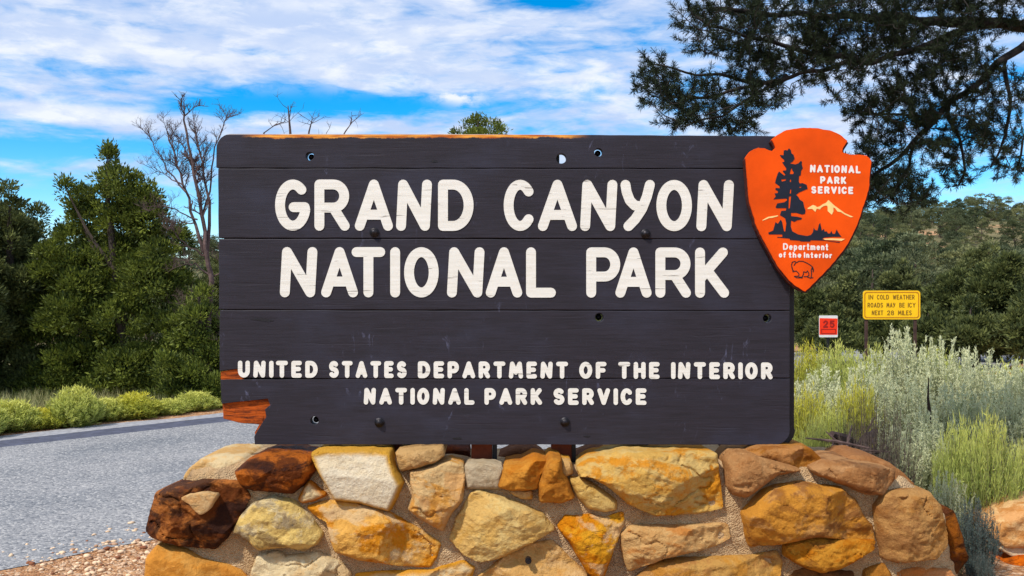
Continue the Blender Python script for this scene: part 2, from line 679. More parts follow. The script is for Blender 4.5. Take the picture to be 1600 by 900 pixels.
def text_line(name, words_px, ytop, ybot, stroke_px, mat, parent, Yp, proud, gap=.34, thick=.004, drop=0.0, Y=BY):
    """words_px: list of (text, x_left, x_right) in photograph pixels on the plane at Y"""
    k = Y / F
    out = []
    for text, xl, xr in words_px:
        mb = MB()
        H = ybot - ytop
        Ws = [G[c][0] * (H - stroke_px) + stroke_px for c in text]
        gp = gap * stroke_px * 3
        nat = sum(Ws) + gp * (len(text) - 1)
        f = (xr - xl) / nat
        x = xl
        for c, w in zip(text, Ws):
            ww = w * f if G[c][0] > 0 else stroke_px
            (ax, az_), (bx, bz) = B(x, ybot + drop * (x - words_px[0][1]), Y), B(x + ww, ytop + drop * (x - words_px[0][1]), Y)
            mb.add(*letter_geo(c, ax, bx, az_, bz, stroke_px * k, Yp - proud, Yp - proud + thick))
            x += w * f + gp * f
        out.append(mb.build(name, mat, parent))
    return out


# ------------------------------------------------------------------ the park sign
def wood_paint(name='charcoal_paint', raw=False):
    m, t, b = material(name)
    co = objco(t)
    g = t.mapping(co, (1.6, 1, 26))
    grain = t.noise(g, 3.0, 7, .65, .5)
    fine = t.noise(t.mapping(co, (5, 1, 140)), 2.0, 5, .6, .2)
    patch = t.noise(t.mapping(co, (1.2, 1, 2.2)), 1.6, 5, .6)
    if raw:
        n = t.noise(t.mapping(co, (3, 3, 22)), 3, 6, .7, 1.0)
        c = t.mix(t.ramp(n, .3, .6), lin(72, 22, 4, .8), lin(196, 88, 12, .85))
        c = t.mix(t.ramp(t.noise(co, 16, 5, .6), .55, .75), c, lin(52, 18, 8, .8))
        b.inputs['Roughness'].default_value = .75
    else:
        c = t.mix(t.ramp(grain, .25, .75), lin(35, 32, 38), lin(45, 41, 50))
        c = t.mix(t.ramp(patch, .45, .8), c, lin(50, 50, 64))
        c = t.mix(t.math('MULTIPLY', t.ramp(fine, .58, .8), .16), c, lin(90, 88, 102))
        # pale scuffs and runs where bolts and birds have marked the paint
        sc = t.math('MULTIPLY', t.ramp(t.noise(t.mapping(co, (9, 1, 3.5)), 2.2, 8, .75, .8), .58, .72), t.ramp(t.noise(co, 2.3, 3), .50, .62))
        c = t.mix(t.math('MULTIPLY', sc, .55), c, lin(112, 116, 146))
        b.inputs['Roughness'].default_value = .55
    s = t.node('ShaderNodeSeparateXYZ')
    t.l.new(co, s.inputs[0])
    if name == 'worn_charcoal_paint':
        # bare orange timber along the weathered top edge
        edge = t.math('ADD', s.outputs[2], t.math('MULTIPLY', t.math('SUBTRACT', t.noise(t.mapping(co, (7, 1, 3)), 1.3, 6, .7), .5), .042))
        top = EYE + 240 / 300.0
        span = t.math('MULTIPLY', t.ramp(s.outputs[0], -1.42, -1.3), t.ramp(s.outputs[0], .25, .42, 1, 0))
        wear = t.math('MULTIPLY', t.ramp(edge, top - .021, top - .013), span)
        rawc = t.mix(t.ramp(t.noise(t.mapping(co, (2, 1, 30)), 4, 5), .35, .65), lin(186, 92, 16, .9), lin(250, 178, 74, .9))
        c = t.mix(wear, c, rawc)
        ridge = t.ramp(s.outputs[2], top - .003, top - .0005)  # lit top edge painted in as a thin pale grey line
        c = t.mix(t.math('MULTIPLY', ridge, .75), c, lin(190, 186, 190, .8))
    t.put(b.inputs['Base Color'], c)
    b.inputs['Specular IOR Level'].default_value = .25
    crack = t.ramp(t.noise(t.mapping(co, (1.1, 1, 30)), 2.2, 5, .5, .3), .30, .36)
    h = t.math('ADD', t.math('ADD', t.math('MULTIPLY', grain, .7), t.math('MULTIPLY', fine, .3)), t.math('MULTIPLY', crack, .6))
    t.put(b.inputs['Normal'], t.bump(h, .28 if not raw else .9, .006))
    return m


def cream_paint():
    m, t, b = material('cream_letter_paint')
    co = objco(t)
    n = t.noise(t.mapping(co, (2, 1, 26)), 3, 6, .6)
    c = t.mix(t.ramp(n, .3, .7), lin(232, 229, 217, .88), lin(243, 241, 232, .88))
    crack = t.ramp(t.noise(t.mapping(co, (1.4, 1, 24)), 3.1, 5, .55, .35), .335, .315)
    c = t.mix(t.math('MULTIPLY', crack, .7), c, lin(120, 112, 104, .8))
    t.put(b.inputs['Base Color'], c)
    b.inputs['Roughness'].default_value = .6
    t.put(b.inputs['Normal'], t.bump(n, .3, .004))
    return m


M_PAINT = wood_paint()
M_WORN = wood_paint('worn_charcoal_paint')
M_RAW = wood_paint('raw_orange_timber', True)
M_CREAM = cream_paint()
M_WHITE = plain('white_small_letters', lin(244, 240, 234, .86), .55, .05, 40, .15)
M_IRON = plain('dark_iron', lin(52, 50, 54, .8), .35, .3, 60, .4, .7)
M_POST = plain('brown_post_timber', lin(128, 56, 26, .8), .8, .4, 12, .6)
M_RPOST = plain('dark_brown_sign_post', lin(78, 54, 46, .7), .8, .4, 12, .4)
M_BLACK = plain('black_steel_and_shade', lin(22, 20, 24), .5, .3, 30, .3)
M_ORANGE = plain('orange_sign_paint', lin(236, 82, 0, .88), .6, .15, 4, .25, 0, .15)
M_NAVY = plain('navy_sign_paint', lin(10, 18, 36), .5, .2, 30, .1)
M_RIM = plain('dark_red_rim', lin(82, 22, 6, .6), .7, .3, 20, .5)
M_SNOW = plain('pale_yellow_paint', lin(252, 214, 136, .92), .5, .08, 30, .1)

sign = thing('park_sign', (0, BY + .1, 0), 'large charcoal plank park sign with cream lettering standing on a low stone wall', 'sign')


def wavy(pts_px, step=9, amp=.5, seed=0):
    q = resample(pts_px, step)
    return np.array([(x + amp * nz(x * .03, y * .03, seed), y + amp * nz(x * .03, y * .03, seed + 9)) for x, y in q])


def round_corner(cx, cy, r, a0, a1, n=7):
    return [(cx + r * math.cos(math.radians(a0 + (a1 - a0) * i / n)), cy - r * math.sin(math.radians(a0 + (a1 - a0) * i / n))) for i in range(n + 1)]


THK = .062
planks = [
    ([(338, 262)] + [(338, 236)] + round_corner(361, 232, 23, 180, 95) + [(700, 209.5), (1060, 211.5), (1233, 213), (1233, 262.6)],
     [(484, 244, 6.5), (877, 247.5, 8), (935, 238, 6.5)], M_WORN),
    ([(341, 263.2), (1234, 263.8), (1234, 373), (341, 371.8)], [], M_PAINT),
    ([(342, 373.2), (1234, 374), (1234, 485), (342, 483.6)], [], M_PAINT),
    ([(343, 484.6), (1234, 486), (1234, 590.5), (590, 592), (378, 590.4), (376, 576), (343, 580)], [(936.5, 496, 6.5), (1199, 497.5, 6.5)], M_PAINT),
    ([(344, 593), (1234, 591.6), (1234, 672)] + round_corner(1211, 672, 23, 0, -90) + [(398, 694.5), (397, 682), (405, 668), (416, 652), (414, 640), (422, 633), (418, 623), (346, 631)],
     [(491.5, 657, 6.5)], M_PAINT),
]
for k, (out, holes, mt) in enumerate(planks):
    o2 = Bs(wavy(out, 9, .6, k * 3.7))
    hh = [circle(*B(hx, hy), hr * BY / F) for hx, hy, hr in holes]
    V2, T = cdt_faces([o2], hh)
    ob = mesh_obj('plank', *solid(V2, T, BY, BY + THK), mt, sign)
    bevel(ob, .004, 2)
# raw broken timber, set back inside the damage
V2, T = cdt_faces([Bs(wavy([(345, 629), (430, 619), (428, 650), (404, 664), (372, 661), (346, 655)], 6, 1.6, 3))])
tag(bevel(mesh_obj('broken_timber', *solid(V2, T, BY + .016, BY + .056), M_RAW, sign), .004), 'raw orange wood where the lower corner has broken away')
V2, T = cdt_faces([Bs(wavy([(344, 580.5), (379, 575), (380, 593), (344, 596.5)], 5, .8, 8))])
mesh_obj('broken_timber', *solid(V2, T, BY + .007, BY + .05), M_RAW, sign)
V2, T = cdt_faces([Bs(wavy([(404, 664), (410, 650), (409, 672), (399, 690), (397, 676)], 4, .8, 2))])
mesh_obj('broken_timber', *solid(V2, T, BY + .014, BY + .05), M_RAW, sign)
# dark board behind, seen as a strip along one end
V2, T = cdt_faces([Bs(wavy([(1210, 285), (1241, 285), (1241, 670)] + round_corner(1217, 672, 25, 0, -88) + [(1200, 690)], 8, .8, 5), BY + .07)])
bevel(mesh_obj('back_board', *solid(V2, T, BY + .066, BY + .11), M_BLACK, sign), .006)
for xa, xb in ((400, 470), (640, 700), (866, 875), (1000, 1060)):
    (ax, az_), (bx, bz) = B(xa, 680), B(xb, 225)
    mesh_obj('batten', *box(ax, bx, BY + .066, BY + .10, az_, bz), M_BLACK, sign)
for ys_ in (263, 372.8, 485, 592):
    (ax, az_), (bx, bz) = B(345, ys_ + 7), B(1226, ys_ - 7)
    mesh_obj('seam_batten', *box(ax, bx, BY + .055, BY + .0645, az_, bz), M_BLACK, sign)
# posts
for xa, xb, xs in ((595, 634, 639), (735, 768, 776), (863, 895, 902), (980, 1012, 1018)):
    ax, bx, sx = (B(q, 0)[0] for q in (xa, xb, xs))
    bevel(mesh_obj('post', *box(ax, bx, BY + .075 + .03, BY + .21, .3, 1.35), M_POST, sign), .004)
    mesh_obj('post_shade_strip', *box(bx + .002, sx, BY + .12, BY + .18, .3, 1.05), M_BLACK, sign)  # black strip stands in for the shaded side of the post


def dome_bolt(px, py, r, proud, yb=BY):
    mb = MB()
    x, z = B(px, py)
    k = r * BY / F
    rings = [(1.35, .0), (1.35, .3), (1.0, .32), (.92, .75), (.6, 1.0), (.0, 1.1)]
    n = 14
    V, Fc = [], []
    for rr, h in rings:
        for j in range(n):
            a = 2 * math.pi * j / n
            V.append((x + k * rr * math.cos(a), yb - h * proud, z + k * rr * math.sin(a)))
    for i in range(len(rings) - 1):
        for j in range(n):
            j2 = (j + 1) % n
            Fc.append((i * n + j, i * n + j2, (i + 1) * n + j2, (i + 1) * n + j))
    mb.add(V, Fc)
    return mb.build('bolt', M_IRON, sign, smooth=True)


for px, py in ((585, 363), (1008.5, 365), (593, 660), (882.5, 659)):
    dome_bolt(px, py, 5.6, .022)
for px, py in ((484, 244), (935, 238), (936.5, 496), (1199, 497.5), (491.5, 657)):
    dome_bolt(px, py, 3.6, .016, BY + .05)
# gouges in the face: small dark pits
for pts in ([(391, 499), (410, 497), (428, 501), (420, 503), (404, 501)], [(673, 252), (680, 250), (684, 253), (677, 254)], [(706, 684), (720, 683), (722, 686), (710, 687)], [(911, 681), (922, 681), (918, 684)]):
    V2, T = cdt_faces([Bs(pts)])
    mesh_obj('gouge', *solid(V2, T, BY - .0015, BY + .002), M_BLACK, sign)

k = BY / F
big1 = [('G', 430, 484), ('R', 491.5, 546.5), ('A', 554.5, 614), ('N', 619, 675), ('D', 684.5, 740),
        ('C', 787, 835), ('A', 840.5, 901.5), ('N', 906.5, 964.5), ('Y', 969.5, 1023), ('O', 1025.5, 1081), ('N', 1088, 1146.5)]
big2 = [('N', 437.5, 496), ('A', 502, 559.5), ('T', 549.5, 602), ('I', 611, 624), ('O', 631.5, 685.5), ('N', 698.5, 757), ('A', 759, 816), ('L', 822, 868.5),
        ('P', 916, 969), ('A', 961.5, 1018), ('R', 1024, 1079.5), ('K', 1086, 1139)]
for line, yt, yb_ in ((big1[:5], 280.5, 360.5), (big1[5:], 280.5, 360.5), (big2[:8], 386, 464.5), (big2[8:], 386, 464.5)):
    mb = MB()
    for c, xl, xr in line:
        (ax, az_), (bx, bz) = B(xl, yb_ + .0012 * (xl - 430)), B(xr, yt + .0012 * (xl - 430))
        mb.add(*letter_geo(c, ax, bx, az_, bz, 15.4 * k, BY - .0035, BY + .001))
    mb.build('lettering', M_CREAM, sign)
text_line('lettering', [('UNITED', 372, 496.5), ('STATES', 514, 635.5), ('DEPARTMENT', 653, 887.5), ('OF', 905, 947.5), ('THE', 966, 1030.5), ('INTERIOR', 1048.5, 1207)],
          563.5, 589.8, 6.9, M_CREAM, sign, BY, .0035, drop=.0034)
text_line('lettering', [('NATIONAL', 568.5, 741.5), ('PARK', 757, 847), ('SERVICE', 864.5, 1010)], 606, 632, 6.9, M_CREAM, sign, BY, .0035, drop=.0018)

# arrowhead emblem on the corner of the board
YA = BY - .075


def AB(pts, Y=YA):
    return [B(1150 + x / 3.333, 190 + y / 3.333, Y) for x, y in pts]


arrow_px = [(50, 190), (62, 172), (75, 155), (94, 145), (115, 136), (150, 139), (172, 151), (192, 154), (207, 134), (196, 112), (187, 95), (200, 82), (215, 70), (238, 57), (262, 45), (300, 38),
            (340, 33), (385, 32), (430, 35), (465, 43), (500, 48), (545, 70), (581, 100), (570, 118), (556, 138), (553, 160), (600, 172), (640, 172), (680, 177), (694, 190), (705, 207), (700, 250), (695, 290), (694, 330),
            (689, 360), (676, 405), (660, 450), (646, 495), (630, 540), (606, 592), (580, 640), (550, 682), (520, 720), (486, 760), (450, 798), (425, 822), (400, 848), (380, 868), (360, 884), (340, 873), (325, 864), (302, 848),
            (280, 830), (246, 788), (215, 750), (188, 700), (160, 648), (136, 604), (112, 558), (102, 530), (95, 500), (82, 460), (70, 420), (64, 360), (60, 300), (54, 245)]
aq = resample(arrow_px, 11)
aq = np.array([(x + 2.2 * nz(x * .05, y * .05, 1), y + 2.2 * nz(x * .05, y * .05, 5)) for x, y in aq])
emblem = mesh_obj('arrowhead_emblem', *solid(*cdt_faces([AB(aq)]), YA, YA + .030), M_ORANGE, sign)
bevel(emblem, .0035, 2)
tag(emblem, 'orange arrowhead plaque overlapping the upper corner of the board')
V2, T = cdt_faces([AB([(x + (9 if x > 340 else -4), y + 9) for x, y in aq])])
mesh_obj('rim', *solid(V2, T, YA + .012, YA + .055), M_RIM, emblem)
YE = YA - .0015


def art(name, polys, mat, lift=0.0, holes=()):
    V2, T = cdt_faces([AB(p) for p in polys], [AB(h) for h in holes])
    return mesh_obj(name, *solid(V2, T, YE - lift, YA + .0008), mat, emblem)


def c1(p): return [((1190 + x / 8.18 - 1150) * 3.333, (220 + y / 8.18 - 190) * 3.333) for x, y in p]


def c2(p): return [((1180 + x / 6.43 - 1150) * 3.333, (310 + y / 6.43 - 190) * 3.333) for x, y in p]


tree_pts = c1([(348, 95), (372, 118), (382, 160), (408, 180), (422, 228), (400, 262), (360, 290), (430, 302), (470, 288), (500, 256), (516, 270), (512, 300), (526, 350), (504, 385), (500, 440), (478, 452), (474, 520),
               (486, 545), (520, 540), (575, 562), (588, 615), (545, 632), (480, 660), (440, 690), (468, 715), (488, 752), (530, 780), (545, 850)]) + \
    c2([(505, 120), (500, 155), (470, 162), (410, 145), (358, 146), (360, 178), (420, 184), (470, 196), (462, 212), (420, 220), (392, 236), (360, 222), (356, 280), (372, 330), (430, 362), (520, 378), (560, 366), (580, 340),
        (588, 296), (602, 318), (626, 322), (640, 262), (652, 246), (664, 300), (668, 325), (690, 306), (696, 332), (720, 332), (730, 352), (752, 352), (764, 326), (778, 356), (800, 356), (818, 312), (840, 352), (866, 386),
        (780, 386), (690, 394), (672, 408), (700, 424), (850, 438), (846, 446), (690, 424), (560, 420), (548, 434), (460, 432), (446, 424), (350, 418), (346, 404), (220, 392), (224, 386), (272, 388), (272, 362), (136, 362), (130, 344),
        (180, 322), (204, 238), (226, 256), (256, 214), (270, 236), (282, 300), (290, 334), (302, 330), (312, 250), (300, 200), (248, 168), (262, 126), (308, 122), (312, 98), (212, 98), (206, 86)]) + \
    c1([(178, 850), (200, 800), (290, 785), (325, 760), (318, 738), (150, 748), (180, 712), (165, 672), (205, 668), (210, 645), (175, 625), (180, 602), (232, 606), (228, 580), (172, 540), (180, 500), (205, 420), (222, 392), (290, 445),
        (304, 436), (270, 392), (276, 380), (312, 378), (314, 350), (290, 320), (262, 276), (290, 268), (284, 240), (248, 212), (232, 182), (280, 184), (284, 124), (304, 118), (330, 124)])
th = [c1([(372, 372), (384, 345), (392, 380), (410, 400), (406, 425), (358, 425)]), c1([(250, 494), (310, 490), (308, 508), (258, 520)]), c1([(360, 500), (376, 492), (374, 526), (360, 528)]),
      c1([(364, 625), (378, 618), (374, 672), (358, 676)]), c1([(348, 715), (376, 706), (360, 860), (342, 866)]), c1([(482, 590), (508, 582), (504, 598), (484, 604)])]
art('tree_emblem', [tree_pts], M_NAVY, 0, th)
mt_pts = c2([(524, 100), (548, 84), (580, 66), (604, 74), (620, 88), (648, 80), (680, 58), (712, 44), (736, 16), (756, 36), (800, 76), (850, 112), (900, 148), (940, 166), (986, 186), (960, 190), (900, 164), (860, 138), (826, 132), (800, 98),
             (784, 92), (786, 130), (768, 164), (728, 128), (728, 84), (716, 72), (690, 76), (664, 92), (650, 112), (618, 102), (604, 136), (572, 106), (530, 108)])
art('mountain_emblem', [mt_pts], M_SNOW)
art('mountain_emblem', [c2([(72, 218), (128, 186), (160, 180), (226, 170), (230, 178), (170, 196), (140, 198), (76, 224)])], M_SNOW)
art('mountain_emblem', [c2([(680, 406), (760, 402), (860, 404), (900, 408), (866, 426), (790, 420), (700, 416)])], M_SNOW, .001)
# bison outline as one drawn stroke
bis = [[(380, 740), (372, 700), (364, 670), (372, 640), (400, 632), (412, 646), (440, 630), (480, 632), (520, 650), (556, 672), (578, 692), (586, 720), (580, 738)],
       [(366, 690), (374, 716), (392, 734), (410, 728), (428, 744), (440, 760), (436, 780), (400, 782)], [(390, 672), (404, 650)], [(392, 782), (412, 796), (470, 798), (474, 790), (440, 790)],
       [(470, 790), (484, 760), (486, 736), (512, 744), (524, 728), (536, 748), (540, 770), (526, 784), (490, 786)], [(524, 790), (552, 800), (580, 796)], [(560, 796), (566, 760), (562, 720), (572, 694)], [(572, 700), (580, 720)]]
bp = []
for s_ in bis:
    bp += [[((p[0] / 6.43 + 30) * 3.333, (p[1] / 6.43 + 120) * 3.333) for p in q] for q in stroke_polys(s_, 4.2, 10)]
art('bison_emblem', bp, M_BLACK)


def etext(words, yt, yb_, s, drop=0.0):
    return text_line('lettering', words, yt, yb_, s, M_WHITE, emblem, YA, .0015, thick=.0025, drop=drop, Y=YA)


etext([('NATIONAL', 1265.5, 1344.5)], 257.5, 269.5, 3.0, .02)
etext([('PARK', 1281.5, 1322)], 275.5, 287, 3.0, .02)
etext([('SERVICE', 1267.5, 1333)], 291, 302.5, 3.0, .015)
etext([('Department', 1223.5, 1294)], 380, 390.5, 2.1, .01)
etext([('of', 1217, 1228), ('the', 1232, 1252), ('Interior', 1256, 1300)], 393.5, 402.5, 2.1, .012)

# ------------------------------------------------------------------ stone wall
def rock_mat(name, c_main, c_alt, c_edge=None, dark=None, seed=0.0, rough=.95, dark_amt=.5, edge_w=.022, alt_lo=.42, alt_hi=.6):
    gold = lambda q: None if q is None else (q[0], q[1] * (1 + .06 * min(1.0, max(0.0, (q[0] - q[2]) / q[0] * 2.2 - 1.1))), q[2])
    c_main, c_alt, c_edge, dark = gold(c_main), gold(c_alt), gold(c_edge), gold(dark)
    m, t, b = material(name)
    co = t.mapping(objco(t), (1, 1, 1), (seed * 3.1, seed * 1.7, seed * 2.3))
    n1 = t.noise(t.mapping(co, (1, 1, 1.5)), 3.6, 8, .62, .5)
    n2 = t.noise(co, 24, 7, .7, .3)
    n4 = t.noise(t.mapping(co, (1, 1, 1.4), (2, 5, 1)), 13, 7, .68, .4)
    pm = t.math('ADD', t.math('MULTIPLY', n1, .66), t.math('MULTIPLY', n4, .34))
    c = t.mix(t.ramp(pm, .465, .54), c_main, c_alt)
    c = t.mix(t.math('MULTIPLY', t.ramp(n4, .56, .66), .45), c, tuple(x * y for x, y in zip(c_alt, (.72, .55, .35))))
    c = t.mix(t.math('MULTIPLY', t.ramp(n4, .44, .36), .5), c, tuple(min(.85, x * y) for x, y in zip(c_main, (1.22, 1.28, 1.4))))
    c = t.mix(t.math('MULTIPLY', t.ramp(n2, .5, .75), .35), c, tuple(x * .55 for x in c_alt))
    c = t.mix(t.math('MULTIPLY', t.ramp(n2, .5, .25), .22), c, tuple(min(.9, x * 1.35) for x in c_main))
    if c_edge is not None:
        e = t.math('ADD', attr(t, 'edge'), t.math('MULTIPLY', t.math('SUBTRACT', n1, .5), .05))
        c = t.mix(t.ramp(e, edge_w * .3, edge_w * 1.5, 1, 0), c, c_edge)
    if dark is not None:
        n3 = t.noise(t.mapping(co, (1, 1, 1.7), (4, 2, 7)), 3.8, 8, .64, .7)
        n3 = t.math('ADD', t.math('MULTIPLY', n3, .75), t.math('MULTIPLY', n4, .25))
        c = t.mix(t.math('MULTIPLY', t.ramp(n3, .49, .57), dark_amt), c, dark)
    vein = t.math('ABSOLUTE', t.math('SUBTRACT', t.noise(t.mapping(co, (1, 1, 2.5)), 4.5, 5, .55, .8), .5))
    vl = t.math('MULTIPLY', t.ramp(vein, .0, .010, 1, 0), t.ramp(t.noise(co, 3.1, 2), .56, .66))
    c = t.mix(t.math('MULTIPLY', vl, .25), c, tuple(x * .3 for x in c_alt))
    sp_ = t.ramp(t.noise(co, 90, 3, .6), .66, .74)
    c = t.mix(t.math('MULTIPLY', sp_, .4), c, tuple(x * .4 for x in c_alt))
    t.put(b.inputs['Base Color'], c)
    b.inputs['Roughness'].default_value = rough
    b.inputs['Specular IOR Level'].default_value = .1
    h = t.math('ADD', t.math('MULTIPLY', n2, .7), t.math('MULTIPLY', t.noise(co, 75, 5, .75), .6))
    h = t.math('SUBTRACT', h, t.math('MULTIPLY', vl, .35))
    h = t.math('ADD', h, t.math('MULTIPLY', n1, .7))
    t.put(b.inputs['Normal'], t.bump(h, .95, .020))
    return m


def mortar_mat():
    m, t, b = material('sandy_mortar')
    co = objco(t)
    n1 = t.noise(co, 7, 6, .6)
    n2 = t.noise(co, 60, 6, .7)
    c = t.mix(t.ramp(n1, .3, .7), lin(212, 172, 124, .80), lin(230, 198, 154, .84))
    c = t.mix(t.math('MULTIPLY', t.ramp(n2, .5, .75), .45), c, lin(158, 118, 84, .72))
    c = t.mix(t.math('MULTIPLY', t.ramp(t.noise(co, 2.6, 7, .65, .6), .52, .64), .5), c, lin(150, 120, 96, .66))
    ck = t.math('MULTIPLY', t.ramp(t.math('ABSOLUTE', t.math('SUBTRACT', t.noise(co, 5, 6, .6, .6), .5)), 0, .010, 1, 0), t.ramp(t.noise(co, 2, 2), .5, .6))
    c = t.mix(t.math('MULTIPLY', ck, .6), c, lin(84, 62, 48, .6))
    t.put(b.inputs['Base Color'], c)
    b.inputs['Roughness'].default_value = .95
    b.inputs['Specular IOR Level'].default_value = .1
    g_ = t.math('ADD', t.math('MULTIPLY', t.voronoi(co, 130), -.8), t.math('ADD', n2, t.noise(co, 24, 6, .7)))
    t.put(b.inputs['Normal'], t.bump(g_, 1.0, .016))
    return m


def relief(outline_px, Yedge, T, w, depth, seed, facets=5, rough=.012, step_px=2.2, tilt=.10, back_shrink=.06, fn=None, jitter=1.0, corner=0):
    """a rock face: outline traced on the wall plane, bulging T metres forward, running `depth` metres back into the wall"""
    rng = random.Random(seed)
    EDGE_K = .32 if facets else 1.0
    k = Yedge / F
    q = resample(chaikin(resample(outline_px, 7), 1), 3.2)
    q = np.array([(x + jitter * (1.3 * nz(x * .045, y * .045, seed) + .7 * nz(x * .16, y * .16, seed + 4)), y + jitter * (1.3 * nz(x * .045, y * .045, seed + 20) + .7 * nz(x * .16, y * .16, seed + 24))) for x, y in q])
    poly = np.array([((x - 800) * k, EYE - (y - 450) * k) for x, y in q])
    if signed_area(poly) < 0: poly = poly[::-1]
    if facets:
        e_ = np.roll(poly, -1, 0) - np.roll(poly, 1, 0)
        e_ = e_ / np.maximum(np.linalg.norm(e_, axis=1, keepdims=True), 1e-9)
        poly = poly + np.stack([e_[:, 1], -e_[:, 0]], 1) * .0055
    lo, hi = poly.min(0), poly.max(0)
    st = step_px * k
    gx, gz = np.meshgrid(np.arange(lo[0], hi[0], st), np.arange(lo[1], hi[1], st))
    pts = np.stack([gx.ravel(), gz.ravel()], 1)
    r2 = np.random.default_rng(seed)
    pts = pts + r2.uniform(-.28, .28, pts.shape) * st
    pts = pts[inside(poly, pts)]
    d = edge_dist(poly, pts)
    pts = pts[d > st * .45]
    nb = len(poly)
    allp = [Vector(map(float, p)) for p in poly] + [Vector(map(float, p)) for p in pts]
    V, E, T3, ov, oe, of = delaunay_2d_cdt(allp, [], [list(range(nb))], 1, 1e-9)
    V2 = np.array([(v.x, v.y) for v in V])
    tri = [tuple(t) for t in T3]
    d = edge_dist(poly, V2)
    cen = (lo + hi) / 2
    size = max(hi - lo)
    h = T * (1 - np.exp(-d / (w * EDGE_K)))
    for i in range(facets):
        a = rng.uniform(0, 2 * math.pi)
        nx, nzv = math.cos(a), math.sin(a)
        off = rng.uniform(.08, .32) * size
        s = rng.uniform(.2, .75)
        pl = T * rng.uniform(.84, 1.02) - s * ((V2 - cen) @ np.array((nx, nzv)) - off)
        h = np.minimum(h, np.maximum(pl, h * .28))
    ta = rng.uniform(0, 6.28)
    h = h + tilt * ((V2 - cen) @ np.array((math.cos(ta), math.sin(ta)))) * np.clip(d / w, 0, 1)
    fade = np.clip(d / (w * .6), 0.15, 1)
    dn = np.array([nz(x * 9, z * 9, seed * 1.3) * 1.0 + .5 * nz(x * 21, z * 26, seed + 3) + .36 * nz(x * 52, z * 60, seed + 7) + .2 * nz(x * 95, z * 105, seed + 11)
                   + .9 * (abs(nz(x * 6 + 5, z * 11, seed + 2)) - .25) for x, z in V2])
    h = h + rough * dn * fade
    if facets > 1:
        # broken ledges: the stone splits along its bedding
        lv = np.array([3.2 * nz(x * 4.2, z * 7.5, seed * 2.1) + .5 * nz(x * 16, z * 20, seed) for x, z in V2])
        fr = lv - np.floor(lv)
        stp = np.floor(lv) + np.clip((fr - .40) / .2, 0, 1)
        h = h + .0085 * (stp - lv) * .55 * fade
    if facets > 1:
        cr = np.array([nz(x * 3.4 + 7, z * 5.2, seed * 1.9) + .35 * nz(x * 13, z * 15, seed) for x, z in V2])
        mk = np.array([min(1.0, max(0.0, nz(x * 2.1, z * 2.1, seed * 3.3) * 4)) for x, z in V2])
        h = h - .016 * np.exp(-(cr / .035) ** 2) * mk * fade
    if fn is not None:
        h = h + fn(V2)
    Y = Yedge - h
    n = len(V2)
    bd = {}
    for t in tri:
        for i in range(3):
            bd[(t[i], t[(i + 1) % 3])] = 1
    loop = [(a, b) for (a, b) in bd if (b, a) not in bd]
    VV = [(x, y, z) for (x, z), y in zip(V2, Y)]
    Fc = []
    for t in tri:
        a, b, c = t
        ar = (V2[b][0] - V2[a][0]) * (V2[c][1] - V2[a][1]) - (V2[c][0] - V2[a][0]) * (V2[b][1] - V2[a][1])
        Fc.append((a, b, c) if ar > 0 else (a, c, b))
    idx = sorted({a for e in loop for a in e})
    r1 = {}
    edge = list(d)
    for lay, (dy, sh) in enumerate(((depth * .35, back_shrink * .3), (depth, back_shrink))):
        cur = {}
        for i in idx:
            x, z = V2[i]
            cur[i] = len(VV)
            j = .006 * nz(x * 20, z * 20, lay + seed)
            VV.append((x + (cen[0] - x) * sh + j, Yedge + dy, z + (cen[1] - z) * sh + j))
            edge.append(0.0)
        prev = r1 if lay else {i: i for i in idx}
        for a, b in loop:
            ar = 1
            Fc.append((prev[b], prev[a], cur[a], cur[b]))
        r1 = cur
    # close the back with a fan
    kb = len(VV)
    VV.append((cen[0], Yedge + depth, cen[1])); edge.append(.1)
    for a, b in loop:
        Fc.append((r1[b], r1[a], kb))
    return VV, Fc, edge


def pxA(p): return [(200 + x / 3.636, 680 + y / 3.636) for x, y in p]
def pxB(p): return [(560 + x / 3.636, 680 + y / 3.636) for x, y in p]
def pxC(p): return [(900 + x / 3.636, 680 + y / 3.636) for x, y in p]
def pxD(p): return [(1160 + x / 3.636, 680 + y / 3.636) for x, y in p]


wall = thing('stone_wall', (0, 5.4, 0), 'low wall of tan, orange and brown fieldstones in mortar under the park sign', 'wall')
M_MORT = mortar_mat()
core_px = [(238, 985), (240, 872), (262, 790), (300, 735), (340, 722), (420, 716), (480, 714), (560, 716), (620, 716), (690, 722), (730, 730), (800, 730), (860, 730), (910, 730), (960, 718), (1050, 716), (1125, 722),
           (1160, 716), (1240, 716), (1290, 724), (1360, 730), (1410, 745), (1450, 775), (1478, 800), (1494, 870), (1500, 985)]
V, Fc, ed = relief(core_px, 5.20, .093, .06, .60, 77, facets=0, rough=.010, step_px=4.0, tilt=0, back_shrink=.0, jitter=1.2)
mesh_obj('mortar', V, Fc, M_MORT, wall, smooth=True, attrs={'edge': ed})

TAN, CREAM_, PALE = lin(228, 176, 112, .72), lin(236, 208, 160, .74), lin(238, 214, 168, .78)
ORG, DORG, GOLD = lin(216, 128, 36, .74), lin(176, 84, 18, .7), lin(232, 158, 48, .74)
BRN, DBRN, RUST = lin(172, 116, 70, .72), lin(52, 22, 16, .8), lin(146, 64, 22, .74)
BLK = lin(40, 22, 20, .8)
GREY = lin(206, 184, 150, .7)
